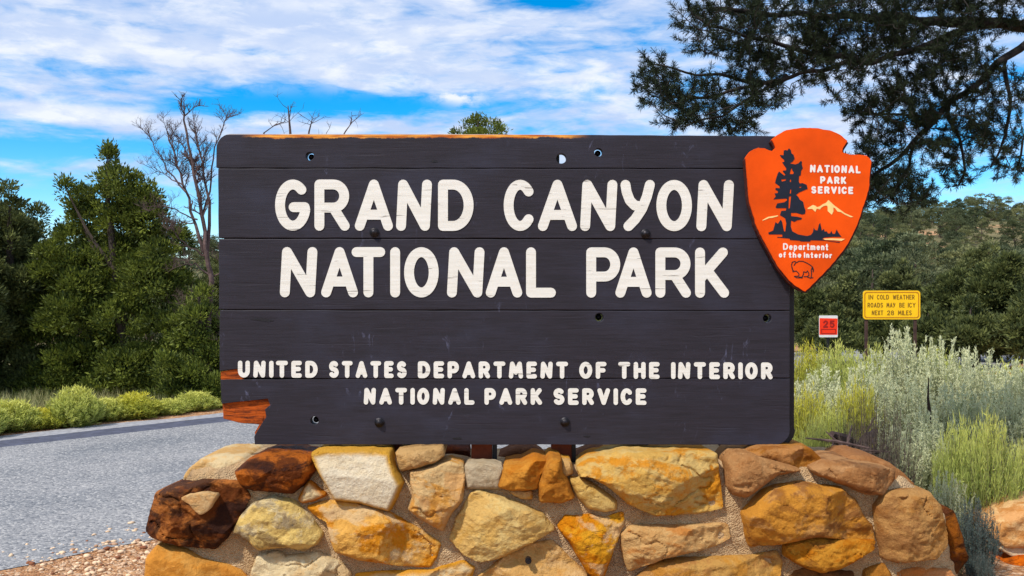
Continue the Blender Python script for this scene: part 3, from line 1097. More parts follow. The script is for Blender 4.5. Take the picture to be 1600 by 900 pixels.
# name-free list: outline, colours (main, alt, edge, dark), plane, bulge, rounding, depth
S = [
    (pxA([(105, 540), (118, 470), (170, 320), (250, 285), (400, 265), (560, 262), (640, 270), (690, 345), (650, 440), (600, 520), (560, 585), (500, 640), (440, 635), (300, 620), (140, 575)]), (lin(116, 58, 22, .7), lin(196, 116, 54, .72), None, BLK, .85), 5.12, .12, .05, .3, 5),
    (pxA([(310, 285), (330, 225), (350, 190), (420, 135), (520, 120), (660, 130), (690, 200), (650, 268), (400, 275)]), (TAN, CREAM_, None, None, 0), 5.25, .06, .05, .4, 3),
    (pxA([(610, 205), (700, 130), (800, 100), (950, 105), (1040, 130), (1064, 195), (1010, 270), (940, 325), (720, 310), (650, 285)]), (lin(112, 54, 18, .7), lin(190, 100, 30, .72), None, BLK, .85), 5.13, .12, .06, .3, 6),
    (pxA([(1045, 95), (1200, 90), (1480, 95), (1500, 160), (1565, 265), (1530, 350), (1490, 425), (1340, 382), (1180, 360), (1110, 240), (1060, 150)]), (lin(236, 216, 180, .80), lin(238, 222, 192, .80), lin(226, 164, 62, .72), None, 0), 5.12, .09, .025, .3, 1),
    (pxA([(970, 365), (1000, 300), (1030, 260), (1085, 300), (1130, 335), (1060, 370), (990, 380)]), (GOLD, CREAM_, ORG, None, 0), 5.12, .05, .03, .12, 2),
    (pxA([(605, 545), (640, 460), (720, 380), (830, 345), (940, 370), (1010, 430), (1060, 490), (1110, 560), (1080, 610), (1000, 650), (900, 630), (750, 648), (695, 600)]), (lin(236, 196, 116, .76), lin(234, 212, 164, .78), None, lin(110, 82, 66, .7), .6), 5.12, .11, .05, .25, 6),
    ([(480, 791), (508, 783), (557, 784), (590, 792), (629, 812), (662, 831), (688, 850), (682, 870), (673, 885), (629, 883), (560, 872), (524, 859), (516, 834), (512, 815), (490, 803)], (lin(234, 170, 84, .76), lin(228, 142, 30, .76), None, lin(236, 200, 150, .74), .8), 5.12, .12, .05, .25, 6),
    (pxA([(90, 1090), (105, 800), (110, 690), (170, 625), (330, 650), (420, 710), (560, 740), (640, 770), (690, 830), (690, 1090)]), (lin(236, 164, 80, .74), lin(230, 150, 62, .74), None, None, 0), 5.11, .10, .05, .3, 3),
    (pxA([(690, 1090), (700, 790), (740, 680), (850, 660), (900, 685), (1080, 668), (1200, 720), (1260, 770), (1265, 830), (1250, 1090)]), (PALE, CREAM_, None, lin(228, 176, 112, .72), .5), 5.12, .09, .05, .25, 4),
    ([(553, 985), (556, 897), (600, 893), (670, 892), (725, 877), (741, 887), (733, 905), (725, 985)], (TAN, CREAM_, GOLD, None, 0), 5.12, .07, .04, .25, 3),
    (pxB([(296, 205), (400, 190), (520, 155), (590, 180), (602, 250), (590, 370), (530, 440), (480, 540), (420, 512), (280, 415), (310, 350), (300, 270)]), (lin(226, 170, 110, .74), lin(230, 190, 134, .74), None, lin(226, 146, 40, .74), .75), 5.12, .11, .05, .25, 5),
    (pxB([(520, 590), (560, 470), (640, 330), (680, 315), (800, 350), (960, 400), (1050, 450), (1115, 530), (950, 620), (800, 692), (690, 715), (600, 672)]), (lin(230, 182, 108, .74), lin(232, 196, 128, .76), None, lin(220, 160, 70, .74), .5), 5.12, .11, .03, .25, 4),
    (pxB([(606, 172), (700, 165), (818, 180), (802, 300), (690, 305), (618, 300)]), (GREY, lin(190, 166, 132, .7), None, None, 0), 5.13, .03, .03, .15, 2),
    (pxB([(215, 92), (340, 80), (470, 75), (490, 110), (430, 150), (330, 182), (240, 200), (222, 150)]), (lin(212, 166, 110, .72), TAN, None, lin(120, 86, 56, .7), .5), 5.14, .08, .03, .3, 4),
    (pxB([(798, 290), (830, 180), (925, 172), (1000, 128), (1068, 150), (1030, 240), (1015, 300), (950, 312), (870, 312)]), (lin(212, 138, 52, .74), lin(206, 122, 34, .74), None, lin(150, 84, 30, .7), .4), 5.11, .09, .04, .3, 5),
    (pxB([(1030, 365), (1025, 270), (1060, 165), (1090, 125), (1150, 128), (1155, 210), (1190, 260), (1226, 350), (1160, 378), (1040, 378)]), (lin(208, 130, 44, .74), lin(212, 140, 56, .74), None, lin(160, 90, 30, .7), .4), 5.11, .10, .04, .3, 5),
    (pxB([(855, 312), (985, 312), (988, 360), (930, 358), (880, 335)]), (GOLD, TAN, None, None, 0), 5.12, .04, .02, .12, 1),
    (pxB([(1150, 140), (1205, 150), (1215, 215), (1170, 235), (1150, 200)]), (GOLD, TAN, None, None, 0), 5.15, .05, .02, .15, 2),
    (pxB([(1200, 250), (1270, 248), (1380, 310), (1465, 372), (1462, 420), (1400, 432), (1300, 410), (1250, 350)]), (lin(234, 192, 116, .74), lin(230, 182, 100, .74), None, None, 0), 5.13, .07, .03, .2, 2),
    (pxB([(1135, 520), (1170, 460), (1330, 455), (1400, 472), (1500, 435), (1506, 500), (1450, 640), (1400, 790), (1380, 832), (1300, 775), (1200, 600)]), (lin(228, 156, 36, .76), lin(222, 132, 14, .76), None, lin(238, 200, 150, .74), .7), 5.12, .11, .05, .25, 6),
    ([(733, 985), (748, 902), (794, 864), (824, 850), (862, 845), (885, 867), (915, 894), (922, 910), (918, 985)], (lin(228, 180, 120, .74), lin(222, 168, 100, .74), None, lin(214, 140, 60, .7), .3), 5.12, .09, .03, .25, 3),
    (pxC([(5, 180), (60, 140), (150, 120), (290, 90), (500, 100), (800, 105), (806, 200), (832, 410), (700, 440), (450, 452), (300, 388), (200, 300), (80, 230), (20, 230)]), (lin(224, 172, 90, .74), lin(226, 186, 116, .74), None, lin(226, 140, 14, .74), .85), 5.11, .13, .04, .3, 6),
    (pxC([(255, 560), (310, 515), (560, 512), (860, 505), (872, 580), (800, 622), (500, 692), (300, 770), (280, 720), (258, 640)]), (lin(214, 160, 100, .74), lin(226, 178, 118, .74), None, lin(206, 116, 32, .74), .6), 5.12, .10, .035, .25, 5),
    (pxC([(310, 1090), (335, 810), (450, 720), (600, 700), (1000, 685), (1140, 660), (1168, 720), (1155, 800), (1110, 1090)]), (lin(210, 156, 86, .74), lin(190, 132, 74, .74), None, lin(212, 140, 36, .74), .5), 5.12, .10, .04, .25, 5),
    (pxC([(855, 150), (900, 105), (1000, 110), (1120, 150), (1280, 198), (1140, 222), (1050, 290), (960, 350), (890, 332), (860, 292)]), (lin(194, 140, 90, .74), lin(184, 128, 80, .74), None, None, 0), 5.11, .10, .05, .3, 4),
    (pxC([(935, 115), (1040, 68), (1200, 66), (1330, 75), (1385, 130), (1390, 170), (1310, 198), (1220, 190), (1100, 150)]), (lin(190, 128, 74, .74), lin(194, 126, 52, .74), None, lin(150, 80, 14, .7), .6), 5.19, .08, .05, .35, 4),
    (pxD([(-2, 440), (50, 380), (130, 310), (240, 280), (340, 268), (440, 290), (560, 300), (640, 370), (680, 450), (735, 515), (748, 600), (640, 590), (400, 570), (240, 600), (160, 615), (40, 627), (18, 560)]), (lin(214, 142, 54, .74), lin(206, 146, 82, .74), None, lin(130, 72, 36, .7), .6), 5.11, .15, .05, .3, 7),
    (pxD([(236, 622), (300, 585), (400, 565), (500, 575), (620, 590), (748, 598), (738, 640), (700, 662), (560, 742), (430, 772), (340, 742), (235, 680)]), (lin(212, 142, 48, .74), lin(204, 122, 24, .74), None, lin(120, 70, 40, .7), .5), 5.11, .13, .05, .3, 5),
    (pxD([(745, 400), (800, 332), (900, 312), (1060, 325), (1110, 390), (1152, 540), (1156, 622), (1080, 692), (870, 717), (790, 690), (768, 600)]), (lin(196, 142, 84, .74), lin(190, 128, 64, .74), None, lin(150, 96, 58, .7), .5), 5.12, .13, .05, .3, 4),
    (pxD([(385, 190), (470, 152), (600, 150), (800, 180), (862, 202), (862, 250), (790, 337), (700, 332), (550, 272), (420, 222)]), (lin(192, 138, 90, .74), lin(180, 122, 74, .74), None, lin(100, 62, 42, .7), .5), 5.12, .10, .045, .35, 4),
    (pxD([(580, 145), (640, 125), (720, 122), (830, 160), (920, 225), (972, 280), (920, 308), (860, 292), (800, 240)]), (lin(180, 122, 76, .74), lin(168, 110, 66, .74), None, None, 0), 5.24, .06, .05, .35, 3),
    (pxD([(1105, 390), (1200, 435), (1240, 560), (1280, 700), (1235, 760), (1150, 700), (1130, 560)]), (lin(110, 60, 34, .7), lin(150, 82, 20, .7), None, BLK, .7), 5.21, .06, .05, .4, 5),
    ([(1345, 985), (1349, 890), (1380, 880), (1390, 895), (1387, 985)], (lin(180, 116, 46, .74), lin(160, 98, 40, .7), None, None, 0), 5.13, .09, .04, .25, 3),
    ([(1397, 985), (1401, 893), (1435, 887), (1484, 891), (1494, 903), (1498, 985)], (lin(206, 128, 66, .74), lin(222, 150, 96, .74), None, None, 0), 5.13, .08, .04, .25, 3),
    ([(1432, 884), (1452, 866), (1490, 858), (1502, 880), (1496, 896), (1450, 890)], (lin(130, 74, 34, .7), lin(110, 62, 30, .7), None, BLK, .5), 5.20, .04, .03, .3, 3),
    ([(1222, 985), (1228, 894), (1262, 888), (1332, 893), (1341, 985)], (lin(150, 94, 50, .7), lin(128, 80, 46, .7), None, None, 0), 5.13, .07, .04, .25, 3),
    # capping stones on the far side of the wall, seen between the posts
    ([(640, 712), (662, 699), (700, 698), (732, 704), (738, 726), (690, 730), (650, 728)], (lin(110, 58, 34, .7), RUST, None, BLK, .6), 5.56, .07, .04, .22, 4),
    ([(776, 716), (800, 703), (830, 700), (850, 712), (872, 730), (800, 732), (778, 730)], (lin(152, 98, 66, .7), lin(130, 80, 52, .7), None, None, 0), 5.56, .07, .04, .22, 4),
    ([(900, 712), (930, 703), (960, 705), (985, 716), (960, 735), (905, 733)], (lin(124, 76, 48, .7), lin(150, 100, 66, .7), None, None, 0), 5.56, .07, .04, .22, 4),
    ([(1126, 712), (1140, 700), (1170, 700), (1180, 712), (1160, 735), (1130, 735)], (lin(60, 36, 28, .7), lin(80, 48, 34, .7), None, None, 0), 5.5, .05, .04, .25, 3),
    ([(470, 716), (520, 702), (590, 704), (630, 716), (600, 740), (490, 740)], (lin(120, 70, 40, .7), RUST, None, None, 0), 5.56, .06, .04, .22, 4),
]
for i, (out, cc, Ye, T, w, dep, nf) in enumerate(S):
    mt = rock_mat('fieldstone', cc[0], cc[1], cc[2], cc[3], i * 1.37, dark_amt=cc[4])
    if i in (0, 2):
        mt.node_tree.nodes['Principled BSDF'].inputs['Roughness'].default_value = .6
    V, Fc, ed = relief(out, Ye - .022, T * .85, w, dep + .02, i + 1, facets=nf + 2 if nf > 2 else nf, rough=.014 if i not in (3, 7, 12, 18) else .006, tilt=.06, back_shrink=.05)
    ob = mesh_obj('stone', V, Fc, mt, wall, smooth=True, attrs={'edge': ed})
    ob.data.set_sharp_from_angle(angle=math.radians(42))
    if i == 0: ob['label'] = 'dark rust-brown stone with a pale flaked patch'
    if i == 3: ob['label'] = 'flat cream stone with orange-stained edges'
    if i == 19: ob['label'] = 'bright orange wedge-shaped stone'
# pale flaked scar on the big dark stone
M_SCAR = rock_mat('scar', lin(226, 170, 110, .74), lin(232, 190, 136, .74), None, None, 4.4)
V, Fc, ed = relief(pxA([(305, 362), (345, 340), (440, 335), (492, 355), (470, 400), (448, 428), (410, 450), (370, 410), (350, 385)]), 4.992, .006, .02, .12, 44, facets=1, rough=.003, tilt=0)
mesh_obj('flaked_patch', V, Fc, M_SCAR, [o for o in wall.children if o.get('label', '').startswith('dark rust')][0], smooth=True, attrs={'edge': ed})
# a survey stud in the lowest middle stone
mb = MB()
x_, z_ = B(825.5, 876, 5.03)
for rr, yy in ((.016, 5.035), (.009, 5.02)):
    V, Fc = solid(*cdt_faces([circle(x_, z_, rr)]), yy - .012, yy + .02)
    mb.add(V, Fc)
mb.build('metal_stud', M_IRON, wall)

# ------------------------------------------------------------------ end of a second low wall, at the side
wall2 = thing('low_wall_end', P(1625, 930, 5.9), 'end of a second low wall with a pale capstone, half hidden by a dark shrub', 'wall')
for nm, out, cc, Ye, T, w, dep in (
        ('capstone', [(1558, 842), (1564, 824), (1588, 808), (1612, 798), (1700, 792), (1780, 806), (1800, 846), (1740, 856), (1640, 856), (1572, 854)], (lin(240, 190, 132, .8), lin(236, 170, 110, .78), None, lin(214, 130, 50, .7), .6), 5.85, .12, .06, .5),
        ('mortar_band', [(1562, 856), (1580, 848), (1660, 850), (1790, 850), (1790, 872), (1660, 872), (1580, 868)], (lin(236, 206, 166, .8), lin(226, 196, 156, .8), None, None, 0), 5.87, .05, .03, .5),
        ('stone', [(1575, 985), (1570, 880), (1590, 868), (1660, 870), (1700, 875), (1700, 985)], (lin(226, 108, 14, .74), lin(206, 88, 10, .74), None, lin(130, 60, 20, .7), .5), 5.86, .10, .05, .5),
        ('stone', [(1705, 985), (1704, 876), (1760, 870), (1790, 876), (1795, 985)], (TAN, ORG, None, None, 0), 5.86, .10, .05, .5)):
    mt = rock_mat('capstone', cc[0], cc[1], cc[2], cc[3], len(nm) * 2.3, dark_amt=cc[4])
    V, Fc, ed = relief(out, Ye, T, w, dep, len(nm) * 3 + int(out[0][0]), facets=4, rough=.010)
    mesh_obj(nm, V, Fc, mt, wall2, smooth=True, attrs={'edge': ed})

# ------------------------------------------------------------------ road signs across the brush
M_YEL = plain('yellow_sign_sheet', lin(255, 200, 6, .97), .45, .05, 8, .05)
M_BLKT = plain('dark_olive_letters', lin(134, 98, 8), .5, .1, 30, .05)
M_GOLD = plain('gold_border_paint', lin(196, 128, 0, .9), .5, .1, 30, .05)
M_GREYP = plain('grey_steel_post', lin(84, 78, 76, .8), .6, .3, 30, .2)
M_RED = plain('red_orange_sheet', lin(246, 52, 8, .95), .45, .05, 8, .05)
M_DRED = plain('dark_red_letters', lin(160, 20, 6, .9), .5, .1, 30, .05)
M_WSH = plain('white_sign_sheet', lin(240, 238, 236, .85), .45, .04, 8, .05)


def rounded(x0, y0, x1, y1, r):
    return round_corner(x1 - r, y0 + r, r, 0, 90) + round_corner(x0 + r, y0 + r, r, 90, 180) + round_corner(x0 + r, y1 - r, r, 180, 270) + round_corner(x1 - r, y1 - r, r, 270, 360)


def ring(outer, inner, Y, yf, yb, name, mat, parent):
    V2, T = cdt_faces([Bs(outer, Y)], [Bs(inner, Y)])
    return mesh_obj(name, *solid(V2, T, yf, yb), mat, parent)


Y1 = 15.0
ys = thing('road_sign', P(1393, 590, Y1)[:2] + (0,), 'wide yellow warning sign on two posts above the pale brush', 'road sign')
pn = mesh_obj('panel', *solid(*cdt_faces([Bs(rounded(1348.5, 454, 1438, 499, 5), Y1)]), Y1, Y1 + .01), M_YEL, ys)
ring(rounded(1350.5, 456, 1436, 497, 4), rounded(1352, 457.5, 1434.5, 495.5, 3.4), Y1, Y1 - .002, Y1 + .001, 'border', M_GOLD, pn)
for words_, a, b_ in (([('IN', 1357, 1364.5), ('COLD', 1370, 1389), ('WEATHER', 1395, 1429)], 460.5, 468), ([('ROADS', 1355.5, 1379.5), ('MAY', 1385, 1399), ('BE', 1405, 1413.5), ('ICy', 1418.5, 1430.5)], 473, 480.5), ([('NEXT', 1362, 1380), ('28', 1386, 1397), ('MILES', 1403, 1424.5)], 485, 492.5)):
    text_line('lettering', words_, a, b_, 1.25, M_BLKT, pn, Y1, .002, thick=.003, Y=Y1)
for x in (1354.5, 1431):
    ax = B(x - 2, 0, Y1)[0]; bx = B(x + 2, 0, Y1)[0]
    mesh_obj('post', *box(ax, bx, Y1 + .012, Y1 + .05, 0, B(0, 458, Y1)[1]), M_RPOST, ys)
Y2 = 13.0
rs = thing('speed_sign', P(1294, 590, Y2)[:2] + (0,), 'small red-orange speed sign numbered 25 in front of dark trees', 'road sign')
pn = mesh_obj('panel', *solid(*cdt_faces([Bs(rounded(1280, 493, 1309, 527, 1.5), Y2)]), Y2, Y2 + .01), M_WSH, rs)
mesh_obj('face', *solid(*cdt_faces([Bs([(1280.6, 497), (1308.6, 497.6), (1308.2, 523), (1280.4, 523)], Y2)]), Y2 - .002, Y2 + .001), M_RED, pn)
text_line('lettering', [('25', 1286, 1304)], 500.5, 512, 2.6, M_DRED, pn, Y2, .004, thick=.003, Y=Y2)
ring([(1283, 514), (1306, 514), (1306, 521.5), (1283, 521.5)], [(1284, 515), (1305, 515), (1305, 520.5), (1284, 520.5)], Y2, Y2 - .004, Y2 - .001, 'border', M_DRED, pn)
ax, bx = B(1293, 0, Y2)[0], B(1296, 0, Y2)[0]
mesh_obj('post', *box(ax, bx, Y2 + .012, Y2 + .04, 0, B(0, 500, Y2)[1]), M_BLACK, rs)

# ------------------------------------------------------------------ plants
def leaf_mat(name, a, b_, trans=.3, rough=.6, tip=None, each=None):
    m = bpy.data.materials.new(name)
    m.use_nodes = True
    t = NT(m.node_tree)
    b = t.n['Principled BSDF']
    tone = attr(t, 'tone')
    c = t.mix(tone, a, b_)
    if each is not None:      # every tree has its own green
        rnd = t.node('ShaderNodeObjectInfo').outputs['Random']
        c = t.mix(t.ramp(rnd, .1, .9), c, t.mix(tone, *each))
    if tip is not None:
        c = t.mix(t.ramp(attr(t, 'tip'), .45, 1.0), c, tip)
    t.put(b.inputs['Base Color'], c)
    b.inputs['Roughness'].default_value = rough
    b.inputs['Specular IOR Level'].default_value = .25
    tr = t.node('ShaderNodeBsdfTranslucent')
    t.put(tr.inputs['Color'], c)
    mx = t.node('ShaderNodeMixShader')
    mx.inputs[0].default_value = trans
    t.l.new(b.outputs[0], mx.inputs[1])
    t.l.new(tr.outputs[0], mx.inputs[2])
    t.l.new(mx.outputs[0], t.n['Material Output'].inputs[0])
    return m


M_PINYON = leaf_mat('pinyon_foliage', (.026, .046, .012), (.27, .315, .046))
M_JUNI = leaf_mat('juniper_foliage', (.036, .053, .020), (.200, .220, .062))
M_JUNI2 = leaf_mat('grey_juniper_foliage', (.056, .072, .030), (.250, .265, .085))
M_NEEDLE = leaf_mat('pine_needles', (.008, .014, .007), (.024, .037, .013), .12, .85)
M_BARK = plain('grey_brown_bark', (.075, .055, .042), .9, .4, 22, .9)
M_DBARK = plain('dark_pine_bark', (.022, .017, .014), .9, .4, 22, .9)
M_DEAD = plain('weathered_dead_wood', lin(104, 82, 78, .7), .85, .35, 18, .7)
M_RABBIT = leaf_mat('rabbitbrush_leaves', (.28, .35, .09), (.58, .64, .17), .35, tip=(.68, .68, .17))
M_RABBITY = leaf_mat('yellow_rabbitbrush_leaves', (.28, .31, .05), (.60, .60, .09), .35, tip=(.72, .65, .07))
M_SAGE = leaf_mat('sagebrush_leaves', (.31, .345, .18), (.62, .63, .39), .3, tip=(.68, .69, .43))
M_SAGED = leaf_mat('dark_sage_leaves', (.05, .075, .07), (.13, .17, .15), .25)
M_TWIG = plain('grey_twigs', lin(120, 104, 92, .7), .9, .4, 40, .4)
M_DTWIG = plain('brown_dead_twigs', lin(104, 84, 72, .7), .9, .4, 40, .4)
M_STALK = plain('dark_stalk', lin(60, 44, 34, .7), .9, .4, 40, .4)


def unit(v):
    return v / np.maximum(np.linalg.norm(v, axis=-1, keepdims=True), 1e-9)


def kites(base, d, L, Wd, rng, tone, mid=.45, curve=None):
    """one tapered leaf quad per row"""
    n = len(base)
    r = rng.normal(size=(n, 3))
    s = unit(np.cross(d, r))
    L = L[:, None]; Wd = Wd[:, None]
    tip = base + d * L
    m = base + d * L * mid
    V = np.stack([base, m + s * Wd * .5, tip, m - s * Wd * .5], 1).reshape(-1, 3)
    Fc = np.arange(n * 4).reshape(n, 4)
    tn = np.repeat(tone, 4)
    tp = np.tile([0, .5, 1, .5], n)
    return V, Fc, tn, tp


class Leaves:
    def __init__(self): self.v = []; self.f = []; self.t = []; self.p = []; self.k = 0
    def add(self, V, Fc, tn, tp):
        self.v.append(V); self.f.append(Fc + self.k); self.t.append(tn); self.p.append(tp); self.k += len(V)
    def build(self, name, mat, parent=None, **kw):
        return mesh_obj(name, np.concatenate(self.v), np.concatenate(self.f), mat, parent, attrs={'tone': np.concatenate(self.t), 'tip': np.concatenate(self.p)}, **kw)


def crown_points(rng, H, R, kind, n):
    """clump centres inside an uneven crown envelope; returns centres and outward directions"""
    lob = [(rng.uniform(0, 6.28), rng.uniform(.15, .85), rng.uniform(.15, .5)) for _ in range(7)]
    out = []
    while len(out) < n:
        z = rng.uniform(.03, 1.0)
        a = rng.uniform(0, 6.28)
        if kind == 'cone':
            r = (1 - z) ** .62 * (.78 + .22 * min(1, z * 6))
        elif kind == 'round':
            r = math.sqrt(max(0, 1 - (2 * (z - .44)) ** 2 * .78)) if z > .1 else .75
        elif kind == 'flat':
            r = (1 - abs(z - .62) ** 1.7 * 3) if z > .25 else .4
        else:
            r = (1 - z) ** .35 * min(1, .55 + z * 1.3)
        if r <= 0: continue
        k = 1 + .22 * math.sin(3 * a + 5 * z * 3) + .15 * nz(math.cos(a) * 2, math.sin(a) * 2, z * 5)
        for la, lz, lr in lob:
            da = abs((a - la + math.pi) % (2 * math.pi) - math.pi)
            k += lr * .35 * math.exp(-(da / .5) ** 2 - ((z - lz) / .14) ** 2)
        q = rng.uniform(.35, 1.0) ** .55
        rr = R * r * k * q
        if rng.uniform() > .25 + .75 * (r + .1): continue
        out.append((rr * math.cos(a), rr * math.sin(a), z * H, math.cos(a), math.sin(a)))
    return np.array(out)


def crown(seed, H, R, kind, nclump, nspr, rc, sl, sw, up=.5):
    rng = np.random.default_rng(seed)
    c = crown_points(rng, H, R, kind, nclump)
    lv = Leaves()
    n = nclump * nspr
    ci = np.repeat(np.arange(nclump), nspr)
    dr = unit(rng.normal(size=(n, 3)))
    dr[:, 2] = np.where(dr[:, 2] < -.3, -dr[:, 2] * .6, dr[:, 2])
    rcs = rc * rng.uniform(.6, 1.35, nclump)
    rad = rcs[ci] * rng.uniform(.25, 1, n) ** .5
    sc = np.array([1, 1, .72])
    base = c[ci, :3] + dr * rad[:, None] * sc
    outw = np.stack([c[ci, 3], c[ci, 4], np.zeros(n)], 1)
    d = unit(dr * .75 + outw * .35 + np.array([0, 0, up]) + rng.normal(size=(n, 3)) * .35)
    ctone = rng.uniform(0, .55, nclump)
    tone = np.clip(ctone[ci] + rng.uniform(-.15, .45, n), 0, 1)
    lv.add(*kites(base, d, sl * rng.uniform(.6, 1.3, n), sw * rng.uniform(.6, 1.3, n), rng, tone))
    return lv, c


def lobed_tree(name, seed, px_base, Y, lobes, label, cat, mat, r0=.09, sl=.062, sw=.023, dens=1.0, dy=.55, group=None, limbs=16):
    """a tree whose crown is a set of leafy boughs (centre px, radii px at distance Y)"""
    rng = np.random.default_rng(seed)
    base = at(px_base, Y)
    t = thing(name, base, label, cat, group)
    lv = Leaves()
    k = Y / F
    C3 = []
    for (cx, cy, rx, ry) in lobes:
        c = np.array(P(cx, cy, Y)) + np.array((0, rng.uniform(-dy, dy * .35), 0))
        R3 = np.array((rx * k, rx * k * .95, ry * k))
        C3.append(c)
        nc = int(dens * max(9, 560 * rx * ry * k * k))
        for _ in range(nc):
            u = rng.normal(size=3); u /= np.linalg.norm(u)
            if u[2] < -.35 and rng.random() < .6: u[2] = -u[2]
            q = rng.uniform(.45, 1.0) ** .5
            cc = c + u * R3 * q
            ns = int(rng.uniform(26, 44) * 1.3)
            rc = rng.uniform(.07, .15)
            v = unit(rng.normal(size=(ns, 3)))
            b = cc + v * rc * (rng.random((ns, 1)) ** .5) * np.array((1, 1, .7))
            d = unit(v * .7 + u * .5 + np.array((0, 0, .55)) + rng.normal(size=(ns, 3)) * .3)
            tn = np.clip(rng.uniform(0, .55) + rng.uniform(-.15, .45, ns), 0, 1)
            lv.add(*kites(b, d, sl * rng.uniform(.6, 1.35, ns), sw * rng.uniform(.7, 1.3, ns), rng, tn))
    lv.build('crown', mat, t)
    mb = MB()
    top = np.array(C3)[np.argmax([c[2] for c in C3])]
    b0 = np.array(base)
    spine = [b0 + (top - b0) * f + np.array((.05 * math.sin(f * 6), 0, -.05 if f == 0 else 0)) for f in np.linspace(0, 1, 8)]
    mb.tube(spine, [r0 * (1.2 - 1.1 * i / 7) for i in range(8)], 8)
    for i in rng.choice(len(C3), min(limbs, len(C3)), replace=False):
        z0 = b0[2] + (C3[i][2] - b0[2]) * .6
        f = min(1.0, (z0 - b0[2]) / max(.1, top[2] - b0[2]))
        p = b0 + (top - b0) * f
        mid = p * .45 + C3[i] * .55 + np.array((0, 0, -.08))
        mb.tube([p, mid, C3[i]], [r0 * .4, r0 * .25, r0 * .08], 5, cap=False)
    mb.build('trunk', M_BARK, t)
    return t


def fill_lobes(seed, x0, x1, ytop, ybot, r, n):
    """boughs of a bushy crown: widest low down"""
    rg = random.Random(seed)
    cx = (x0 + x1) / 2
    out = [(cx + rg.uniform(-.1, .1) * (x1 - x0), ytop + r * .5, r * .55, r * .62)]
    for _ in range(n):
        f = rg.random() ** .75
        hw = (x1 - x0) / 2 * (.25 + .75 * min(1, f * 1.7)) - r * .5
        out.append((cx + rg.uniform(-1, 1) * hw, ytop + r + (ybot - ytop - r * 1.4) * f, r * rg.uniform(.7, 1.25), r * rg.uniform(.6, 1.0)))
    return out


def trunk_mb(rng, c, H, r0, nlimb=14, lean=0.0):
    mb = MB()
    top = [(lean * z * z * H + .06 * H * math.sin(z * 5) * .3, .03 * H * math.sin(z * 4 + 1), z * H * .85 - (.05 if z == 0 else 0)) for z in np.linspace(0, 1, 7)]
    mb.tube(top, [r0 * (1.25 if i == 0 else 1 - .85 * i / 6) for i in range(7)], 8)
    for i in rng.choice(len(c), min(nlimb, len(c)), replace=False):
        x, y, z = c[i, :3]
        z0 = max(.08 * H, z * .6)
        f = min(6, z0 / (H * .85) * 6)
        p = np.array(top[int(f)])
        mid = np.array((x * .5, y * .5, z0 + (z - z0) * .35))
        mb.tube([(p[0], p[1], z0 * .85), mid, (x, y, z)], [r0 * .38, r0 * .25, r0 * .06], 5, cap=False)
    return mb


def near_tree(name, seed, loc, H, R, kind, label, cat, mat, nclump=170, nspr=110, rc=.34, sl=.11, sw=.034, r0=.09, group=None, up=.5):
    t = thing(name, loc, label, cat, group)
    lv, c = crown(seed, H, R, kind, nclump, nspr, rc, sl, sw, up)
    cr = lv.build('crown', mat)
    cr.parent = t
    tr = trunk_mb(np.random.default_rng(seed + 5), c, H, r0).build('trunk', M_BARK)
    tr.parent = t
    return t


def at(px, Y):
    x = (px - 800) / F * Y
    return (x, Y, height(x, Y))


def hfor(px, py, Y):
    """height above the ground of a thing whose top shows at (px, py) from distance Y"""
    return EYE - (py - 450) / F * Y - height((px - 800) / F * Y, Y)


# --- the trees that stand clear beyond the road
TALL = [(186, 244, 5, 12), (186, 258, 11, 20), (118, 296, 6, 14), (140, 322, 8, 14), (243, 300, 8, 14), (252, 322, 9, 14), (98, 364, 9, 14), (286, 372, 10, 14), (70, 440, 12, 14), (180, 285, 26, 22), (205, 292, 26, 24), (168, 310, 32, 24), (222, 318, 26, 26), (128, 312, 14, 20), (136, 340, 28, 24), (188, 345, 40, 28), (240, 348, 34, 28), (265, 380, 32, 30), (118, 378, 30, 26),
        (165, 395, 42, 30), (220, 400, 42, 32), (108, 425, 40, 30), (180, 445, 50, 34), (250, 440, 44, 34), (285, 455, 26, 34), (75, 475, 36, 30), (130, 490, 46, 34), (205, 505, 50, 36), (275, 515, 42, 36), (70, 540, 44, 34), (150, 560, 52, 36),
        (225, 570, 50, 36), (295, 575, 36, 36), (60, 605, 46, 26), (100, 600, 50, 30), (150, 612, 50, 28), (190, 605, 50, 30), (230, 615, 50, 28), (270, 612, 46, 28), (310, 616, 40, 26), (85, 505, 30, 26), (320, 540, 24, 30), (140, 450, 30, 24), (215, 455, 40, 26), (255, 560, 40, 30), (130, 560, 40, 30)]
rl = random.Random(77)
TALL += [(x + rl.uniform(-.7, .7) * rx, y + rl.uniform(-.3, .9) * ry, rx * .8, ry * .8) for x, y, rx, ry in TALL[12:]]
lobed_tree('pinyon_tree', 11, 190, 14.8, TALL, 'tall pointed olive-green pinyon tree beyond the road, beside the dead tree', 'tree', M_PINYON, dens=1.0, dy=.45)
lobed_tree('pinyon_tree', 12, 318, 14.1, fill_lobes(2, 240, 384, 452, 640, 22, 40), 'low rounded pinyon tree between the tall pointed pinyon and the sign', 'tree', M_PINYON)
lobed_tree('juniper_tree', 14, 25, 15.0, fill_lobes(3, -50, 96, 318, 655, 30, 62) + [(78, 338, 8, 14), (42, 326, 14, 16), (10, 350, 26, 20)], 'dark juniper with a pointed top beyond the road, next to the tall pinyon', 'tree', M_JUNI)
lobed_tree('juniper_tree', 15, -70, 14.2, fill_lobes(4, -150, 8, 262, 640, 32, 36) + [(-2, 292, 9, 12)], 'tall dark juniper cut by the edge of the picture, only a tip of it showing', 'tree', M_JUNI)
lobed_tree('juniper_tree', 16, 330, 18.0, fill_lobes(6, 262, 420, 405, 590, 26, 26), 'low green juniper behind the trunk of the dead tree', 'tree', M_JUNI2)
